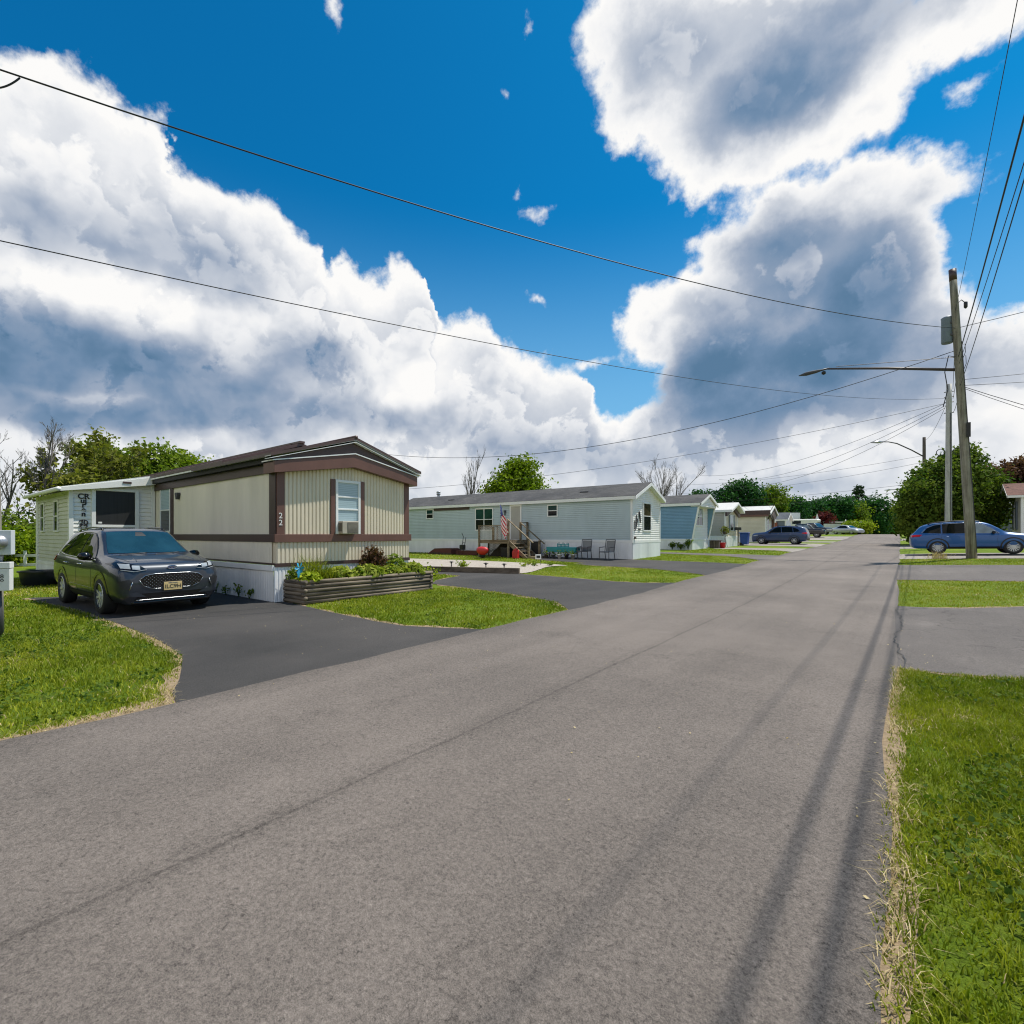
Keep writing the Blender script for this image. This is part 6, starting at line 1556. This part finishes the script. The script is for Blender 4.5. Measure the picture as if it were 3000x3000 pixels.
def table_set():
    zz = gz(-14.5,22.7); T_ = thing('planter_table',(-14.35,22.75,zz),'teal trough table against the white skirting beside the porch','table')
    MB().prism([(-.95,.62),(-.90,.34),(.88,.34),(.93,.62)],(0,0,0),PX,PZ,PY,-.26,.26).build('trough','teal_paint',T_,bevel=.01); MB().box(.93,1.55,-.2,.2,.58,.61).build('side_shelf','dark_brown',T_)
    for x in (-.75,.75):
        for y in (-.2,.2): MB().box(x-.03,x+.03,y-.03,y+.03,0,.34).build('leg','dark_iron',T_)
    g = thing('garden_ornament',(-14.35,22.75,zz+.62),'blue-green slatted basket standing on the teal trough table','ornament')
    m = MB()
    for k in range(9): m.box(-.36+k*.085,-.32+k*.085,-.05,-.03,-.05,.20+.05*math.sin(k*1.9))
    m.box(-.38,.38,-.045,-.035,.02,.05).box(-.38,.38,-.045,-.035,.12,.15); m.build('slats','teal_paint',g)
    pots = ['clay pot leftmost under the teal table','grey pot second from the left under the teal table','pale pot in the middle under the teal table','dark pot right of the middle under the teal table','pale pot rightmost under the teal table']
    for k,lb in enumerate(pots):
        p = thing('flower_pot',(-15.25+k*.42,22.45+.04*(k%2),zz),lb,'flower pot','pots under the teal table')
        MB().lathe((0,0,0),[(.08,0),(.12,.2),(.135,.2),(.135,.25),(.10,.25)],14).build('pot',['bark','galvanised','white_vinyl','dark_iron','grey_beige_vinyl'][k],p,smooth=True)
        leafp = rng.normal(0,.08,(50,3))+np.array([0,0,.30]); leaf_cloud('leaves',leafp,np.full(50,.06),rng.random(50),'leaf_mid',p,.6)
    C_ = None
    for (x,y,rz,lb) in [(-13.05,22.75,R(8),'grey mesh patio chair next to the teal table'),(-11.75,22.75,R(-4),'grey mesh patio chair nearest the white house corner')]:
        if C_ is None:
            C_ = thing('patio_chair',(x,y,gz(x,y)),lb,'chair','patio chairs against the skirting',rz); F='dark_iron'
            MB().obox((0,0,0),PX,NY,-.25,.25,-.22,.26,.40,.44).build('seat','chair_fabric',C_); MB().prism([(-.25,.42),(.25,.42),(.25,1.0),(-.25,1.0)],(0,.22,0),PX,(PZ+PY*.22).normalized(),(PY-PZ*.22).normalized(),-.012,.012).build('backrest','chair_fabric',C_)
            for s in (-1,1):
                MB().tube([(s*.28,-.28,0),(s*.28,-.27,.42),(s*.28,-.26,.64),(s*.28,.22,.66)],.02,6).build('arm',F,C_); MB().tube([(s*.27,.34,0),(s*.27,.24,.42),(s*.27,.38,1.03)],.02,6).build('rear_leg',F,C_)
            MB().tube([(-.27,.38,1.03),(.27,.38,1.03)],.02,6).build('top_bar',F,C_); MB().tube([(-.28,-.27,.41),(.28,-.27,.41)],.02,6).build('front_bar',F,C_)
        else: dup(C_,(x,y,gz(x,y)),rz,lb)
table_set()

# ---------------------------------------------------------------- things by the other homes
for (x,y,h,lb) in [(-12.9,35.0,.55,'leafy weed at the foot of the bright blue wall'),(-12.3,35.05,.45,'low weed midway along the bright blue wall'),(-11.75,34.95,.75,'tall weed at the slanted corner of the bright blue home')]:
    spray('weed',x,y,gz(x,y),lb,'weed',26,h,.35,.09,'leaf_mid',group='weeds at the bright blue home',per=5)
t = thing('wood_crate',(-11.15,39.3,gz(-11,39.3)),'dark brown crate in the gap beside the bright blue home','crate'); MB().box(-.35,.35,-.3,.3,0,.55).build('body','bark',t,bevel=.02); MB().box(-.37,.37,-.32,.32,.55,.6).build('lid','dark_brown',t)
t = thing('red_bucket',(-10.75,39.6,gz(-10.7,39.6)),'red bucket near the dark brown crate','bucket'); MB().lathe((0,0,0),[(.22,0),(.30,.42),(.32,.42),(.28,.40),(.2,.05)],16).build('pail','red_paint',t,smooth=True); MB().tube([(-.3,0,.42),(0,0,.62),(.3,0,.42)],.012,6).build('handle','dark_iron',t)
t = thing('plant_stand',(-10.95,41.2,gz(-11,41)),'wire plant stand with a potted plant by the beige home','plant stand')
MB().tube([(-.2,0,0),(0,0,.8),(0,0,1.1)],.02,5).tube([(.2,0,0),(0,0,.8)],.02,5).tube([(0,.2,0),(0,0,.8)],.02,5).build('legs','galvanised',t); mm = rng.normal(0,.16,(160,3))+np.array([0,0,1.35]); leaf_cloud('leaves',mm,np.full(160,.10),rng.random(160),'leaf_olive',t); MB().lathe((0,0,1.05),[(.12,0),(.2,.2),(.15,.2)],12).build('pot','bark',t,smooth=True)
t = thing('recycling_bin',(-10.85,47.0,gz(-10.8,47)),'bright blue wheeled bin in front of the beige home','bin'); MB().prism([(-.28,.08),(.28,.08),(.36,1.05),(-.34,1.05)],(0,0,0),PX,PZ,PY,-.32,.32).build('body','bin_blue',t,bevel=.04); MB().box(-.40,.40,-.36,.36,1.05,1.14).build('lid','bin_blue',t,bevel=.03)
for s in (-1,1): MB().lathe((-.24,s*.36,.12),[(.02,-.03),(.12,-.03),(.12,.03),(.02,.03)],12,'y').build('wheel','rubber',t)
t = thing('mailbox',(-10.9,45.0,gz(-10.9,45)),'dark mailbox on a post before the beige front window','mailbox'); MB().box(-.04,.04,-.04,.04,0,1.35).build('post','dark_pole',t); MB().box(-.25,.25,-.1,.1,1.35,1.6).build('box','dark_iron',t,bevel=.03)
mound('shrub',-9.9,54.9,gz(-9.9,54.9),'small dark shrub at the nose of the slate blue suv',.45,.55,.10,'leaf_dark',260,'shrub'); mound('shrub',-10.5,55.6,gz(-10,55.6),'rust-tinted small shrub behind the dark one',.4,.6,.10,'leaf_rust',200,'shrub')
t = thing('plastic_tub',(-20.75,2.98,0),'large black plastic tub on the lawn beside the addition','tub')
m = MB().lathe((0,0,0),[(.38,0),(.41,.04),(.47,.40),(.51,.40),(.51,.44),(.45,.44),(.38,.06),(.02,.05)],28); m.build('basin','tub_black',t,smooth=False)
autosmooth(t.children[0],35)
t = thing('rail_fence',(-33,4.0,0),'white two-rail fence behind the addition at the left','fence')
for z in (.24,-.2): MB().beam((-37,1.2,z+.28),(-26,10.5,z+.28),.06,.12).build('rail','white_fence',t,world=True)
for f in (0,.33,.66,1): MB().box(-37+11*f-.06,-37+11*f+.06,1.2+9.3*f-.06,1.2+9.3*f+.06,-.1,.75).build('post','white_fence',t,world=True)
tuft('weed',1.35,30.3,gz(1.35,30.3),'dry brown clump of weeds on the verge by the leaning pole',160,.45,.16,'dry_blade',1.2,'weed')
# far end of the street
t = thing('basketball_backboard',(-14.7,100.3,gz(-14,100)),'grey basketball backboard on a pole far down the street','backboard'); MB().beam((-.6,-.45,3.3),(.6,.45,3.3),.06,1.1).build('board','meter_grey',t); MB().tube([(0,.3,0),(0,.3,3.2)],.06,8).build('post','dark_iron',t)
for (x,y,zt,lb,w) in [(-12.0,105,5.0,'white pointed birdhouse on a tall pole by the dark red tree',.9),(-8.1,110.6,4.1,'thin white post with a pointed top beyond the far fence',.25)]:
    t = thing('birdhouse_pole',(x,y,gz(x,y)),lb,'birdhouse'); z=zt-gz(x,y); MB().tube([(0,0,0),(0,0,z-.9)],.08,6).build('post','white_fence',t); MB().lathe((0,0,z-1.3),[(w*.6,0),(w*.6,.35),(w*.72,.4),(.25,.62),(.06,1.5)],8).build('house','white_fence',t)
t = thing('travel_trailer',(-14.5,98,gz(-14,98)),'white travel trailer with a dark window strip behind the parked trucks','trailer'); MB().beam((-2.9,-1.2,1.55),(2.9,1.2,1.55),2.2,2.1).build('shell','white_vinyl',t,bevel=.15); MB().beam((-2.3,-2.1,2.05),(1.0,-.75,2.05),.06,.55).build('window','dark_glass',t)
t = thing('carport',(-8.6,109.5,gz(-8,109)),'white open carport with a panel wall at the far end','carport'); MB().beam((-3.2,-1.6,2.35),(2.2,1.8,2.35),3.0,.18).build('roof','white_vinyl',t)
for p in ((-3.0,-2.5),(2.0,.6),(-2.4,-.6),(1.5,2.5)): MB().tube([(p[0],p[1],-.3),(p[0],p[1],2.3)],.07,6).build('post','white_fence',t)
t = thing('panel_fence',(-9.3,105.5,gz(-9,105)),'white panel fence beside the far black pickup truck','fence'); MB().beam((-1.6,-1.2,1.0),(1.6,1.2,1.0),.08,1.9).build('panel','white_fence',t)

# crumbling joint between the road and the right-hand drive
jr = random.Random(5); jp = [(-.03+.045*math.sin(y*1.9)+jr.uniform(-.03,.03),y) for y in np.arange(7.3,13.1,.14)]
sheet('road_joint',jp+[(x+jr.uniform(.004,.022),y) for x,y in reversed(jp)],.0125,'shadow_gap',0,1,9)

# ---------------------------------------------------------------- trees
bare_tree('bare_tree',-40.2,5.8,8.6,'tall leafless grey tree at the left edge',spread=.30,r0=.12,depth=5,seed=4,fork=.2)
bare_tree('bare_tree',-41.5,3.9,6.6,'shorter leafless tree left of the tall bare one',spread=.42,r0=.10,depth=4,seed=9,stems=2,fork=.2)
bare_tree('half_bare_tree',-41.0,8.3,7.4,'thinly leafed tree with upswept limbs left of the green trees',spread=.42,stems=3,r0=.11,depth=4,seed=12,leaf=(.17,5,'leaf_olive',.55,.4),fork=.3)
bare_tree('bare_tree',-40.5,7.2,6.0,'slim leafless tree between the two larger ones',spread=.35,r0=.07,depth=4,seed=17,fork=.2)
GL='green trees behind the tan home'
tree('green_tree',-45.6,10.3,'open green tree just right of the thinly leafed one',[(0,0,5.4,2.4,2.4,2.6),(-.8,-.6,7.2,1.4,1.4,1.3)],.30,95,26,.85,'leaf_mid',.2,group=GL)
tree('green_tree',-46.4,13.0,'middle green tree behind the lean-to roof',[(0,0,5.2,2.6,2.6,2.7),(.5,.4,7.2,1.6,1.6,1.3)],.30,100,26,.85,'leaf_mid',.2,group=GL)
tree('green_tree',-46.8,16.0,'rightmost bright green tree above the brown roof',[(0,0,5.4,2.5,2.5,2.4),(.2,.8,6.4,1.4,1.4,1.4),(0,-1,7.2,1.3,1.3,1.1)],.30,110,26,.85,'leaf_bright',.2,group=GL)
tree('olive_tree',-38.5,6.9,'small olive-toned tree below the leafless ones',[(0,0,3.0,1.6,1.6,1.7),(.3,.5,4.4,1.0,1.0,.8)],.24,70,26,.7,'leaf_olive',.12)
GU='bushes along the left field edge'
for (x,y,w,h,mt,lb) in [(-37.5,4.3,1.6,2.6,'leaf_dark','dark green bush under the leafless trees'),(-35.5,6.0,1.5,2.1,'leaf_bright','bright green bush left of the addition'),(-34.5,3.6,1.3,1.7,'leaf_bright','low bright bush at the far left'),(-39,9.5,2.2,3.0,'leaf_dark','wide dark bush behind the addition'),(-36.5,8.0,1.3,2.5,'leaf_mid','mid green bush touching the addition corner')]:
    tree('bush',x,y,lb,[(0,0,h*.5,w,w,h*.5)],.20,90,24,.55,mt,.06,cat='bush',group=GU,limbs=5)
bare_tree('bare_tree',-33.2,35.6,9.4,'leafless tree behind the long blue-grey roof',spread=.26,r0=.12,depth=4,seed=22,fork=.3)
tree('green_tree',-28.6,37.0,'rounded yellow-green tree behind the long blue-grey roof',[(0,0,5.0,2.3,2.3,2.6),(.3,.2,7.0,1.5,1.5,1.5),(1.3,1.0,4.6,1.6,1.6,1.5),(-1.2,-.9,4.8,1.4,1.4,1.4)],.26,230,30,.8,'leaf_bright',.2)
tree('green_tree',-31.6,36.6,'small dark tree at the foot of the leafless one',[(0,0,4.2,1.2,1.2,1.5),(1.1,.8,4.4,.9,.9,1.0)],.24,50,24,.6,'leaf_olive',.1)
bare_tree('bare_tree',-22.5,57.3,9.0,'wide leafless tree with fanned branches between the blue homes',spread=.30,stems=4,r0=.10,depth=4,seed=31,fork=.35)
GF='rounded trees at the end of the street'
FT = [(-33.5,110,9.6,4.2,'leaf_far','farthest left airy rounded tree above the beige roof',.9),(-26.5,112,11.6,4.4,'leaf_far','tall rounded tree above the cream roof',1),(-22.5,118,10.4,3.6,'leaf_mid','yellower tree beside the cream roof ornament',1),(-20.5,132,9.8,4.6,'leaf_far','dark rounded tree above the slate roof',1),(-17.5,138,8.8,3.8,'leaf_far','smaller rounded tree right of the slate roof',1),(-13.5,146,11.2,5.4,'leaf_far','broad rounded tree above the dark red maple',1),(-9.8,150,9.0,3.6,'leaf_mid','greener tree behind the far carport',1),(-6.0,158,11.2,4.6,'leaf_far','rounded dark tree right of the tall pine',1),(-1.2,168,8.6,4.2,'leaf_mid','low tree at the far left of the crest',1),(2.6,170,8.0,4.0,'leaf_far','low tree directly above the road crest',1),(-26,140,9.2,5,'leaf_far','dark tree filling the gap behind the cream home',1),(-38,125,7.5,4,'leaf_far','dark low treetop over the bright blue roof',1),(-15.6,160,9.5,4.4,'leaf_far','deep green tree behind the broad one',1),(-2.5,185,9.5,5,'leaf_far','hazy tree far beyond the crest',1)]
for (x,y,h,r_,mt,lb,k) in FT:
    z = gz(x,y); tree('round_tree',x,y,lb,[(0,0,h*.58,r_,r_,h*.42),(r_*.35,-.3,h*.78,r_*.55,r_*.55,h*.22),(-r_*.45,.2,h*.66,r_*.55,r_*.55,h*.25),(0,0,h*.3,r_*.8,r_*.8,h*.3)],.55,170,22,1.5,mt,.3,group=GF,limbs=6)
tree('pine_tree',-10.1,181,'tall dark pine with layered branches at the end of the street',[(0,0,14.5,1.4,1.4,.5),(.8,.5,13.4,1.6,1.6,.4),(-1.0,-.7,12.4,1.8,1.8,.4),(.9,.7,11.2,2.2,2.2,.4),(-.6,-.5,10,2.0,2.0,.5),(.3,.2,15.6,.9,.9,.5)],.5,60,22,.8,'leaf_pine',.22)
tree('maple_tree',-11.4,108,'dark red maple in front of the far carport',[(0,0,2.4,1.7,1.7,1.7),(.2,.1,3.4,1.0,1.0,.9)],.3,80,24,.7,'leaf_burgundy',.12)
tree('bush',-5.9,104.5,'yellow-green bush above the silver sedan',[(0,0,1.1,2.1,2.1,1.4),(-1.1,-.6,.8,1.2,1.2,1.0)],.3,80,24,.7,'leaf_lime',.1,cat='bush')
# the big dark tree on the right and its neighbours
def rt(o): return tuple((CR*o[0]+SR*o[1]))[:2]
B = []
for (r_,d_,z,rx,rz) in [(-.4,0,4.3,2.5,3.0),(.9,0,5.8,1.7,2.2),(.7,.2,7.0,.95,1.3),(-2.2,-.2,3.4,2.0,2.4),(-3.2,0,2.3,1.3,2.0),(2.3,.1,3.9,1.9,2.5),(3.0,0,2.6,1.3,1.6),(-1.6,0,5.3,1.4,1.6)]:
    a = rt((r_,d_)); B.append((a[0]*.94,a[1]*.94,z*.97,rx*.93,rx*.93,rz*.95))
tree('broad_tree',3.25,53.4,'massive dark green tree behind the blue wagon and poles',B,.24,560,38,.70,'leaf_dark',.25,limbs=20,trunk_top=5.5)
tree('leafy_tree',.75,55.6,'slender loose-leafed tree at the left flank of the massive tree',[(0,0,2.6,.9,.9,2.2),(.2,.2,4.8,.6,.6,1.1),(-.3,-.2,4.0,.6,.6,.8)],.22,110,22,.5,'leaf_dark',.09)
tree('copper_tree',12.0,99,'copper-leafed tree behind the red roofed home',[(0,0,7,4.2,4.2,3.4),(2.6,2.0,8.4,3,3,2.2),(-2.4,-1.9,6,2.6,2.6,2.6),(5,4,7,3.2,3.2,3)],.5,240,22,1.4,'leaf_red',.3)
P_ = np.concatenate([rng.uniform((-60,-26,0),(-9,-17,8.5),(9000,3)),rng.uniform((-170,-70,0),(-75,-4,15),(14000,3))]); P_[:,2] *= (.55+.45*value_noise(P_[:,0],P_[:,1],.25,3))
w_ = leaf_cloud('wood',P_,np.concatenate([rng.uniform(.35,.8,9000),rng.uniform(1.2,2.6,14000)]),rng.random(23000),'leaf_mid',None)
tag(w_,'line of green woodland left of the road behind the viewer','wood',kind='stuff')
plant_grass()
# clover and broad-leafed weeds in the near lawns, a few fallen leaves on the paving
def clover():
    X = np.concatenate([rng.uniform(.1,2.2,9000),rng.uniform(-11,-5.4,9000),rng.uniform(-10,-5.4,5000)]); Y = np.concatenate([rng.uniform(1.2,7.3,9000),rng.uniform(-1,2.4,9000),rng.uniform(5.7,9.8,5000)])
    k = ~paved(X,Y) & (value_noise(X,Y,1.7,31)*.6+value_noise(X,Y,5,32)*.4 > .60)
    for (a,b_,c,d) in HOUSES_FOOT: k &= ~((X>a)&(X<b_)&(Y>c)&(Y<d))
    X,Y = X[k],Y[k]; P = np.stack([X,Y,gza(X,Y)+rng.uniform(.01,.05,len(X))],1)
    tag(leaf_cloud('clover',P,rng.uniform(.016,.04,len(X)),rng.random(len(X))*.7,'leaf_dark',None,1.6,1.2),'dark green clover and weed leaves among the lawn grass','clover',kind='stuff')
    X = np.concatenate([rng.uniform(-5.2,-.1,90),rng.uniform(-12,-5.6,60),rng.uniform(-.3,.4,60)]); Y = np.concatenate([rng.uniform(1.5,14,90),rng.uniform(2.6,5.2,60),rng.uniform(1.5,13,60)])
    P = np.stack([X,Y,gza(X,Y)+.016],1); tag(leaf_cloud('leaf_litter',P,rng.uniform(.007,.018,len(X)),rng.random(len(X)),'dry_blade',None,4.,1.5),'small dry leaves and bits scattered over the asphalt','leaf litter',kind='stuff')
clover()
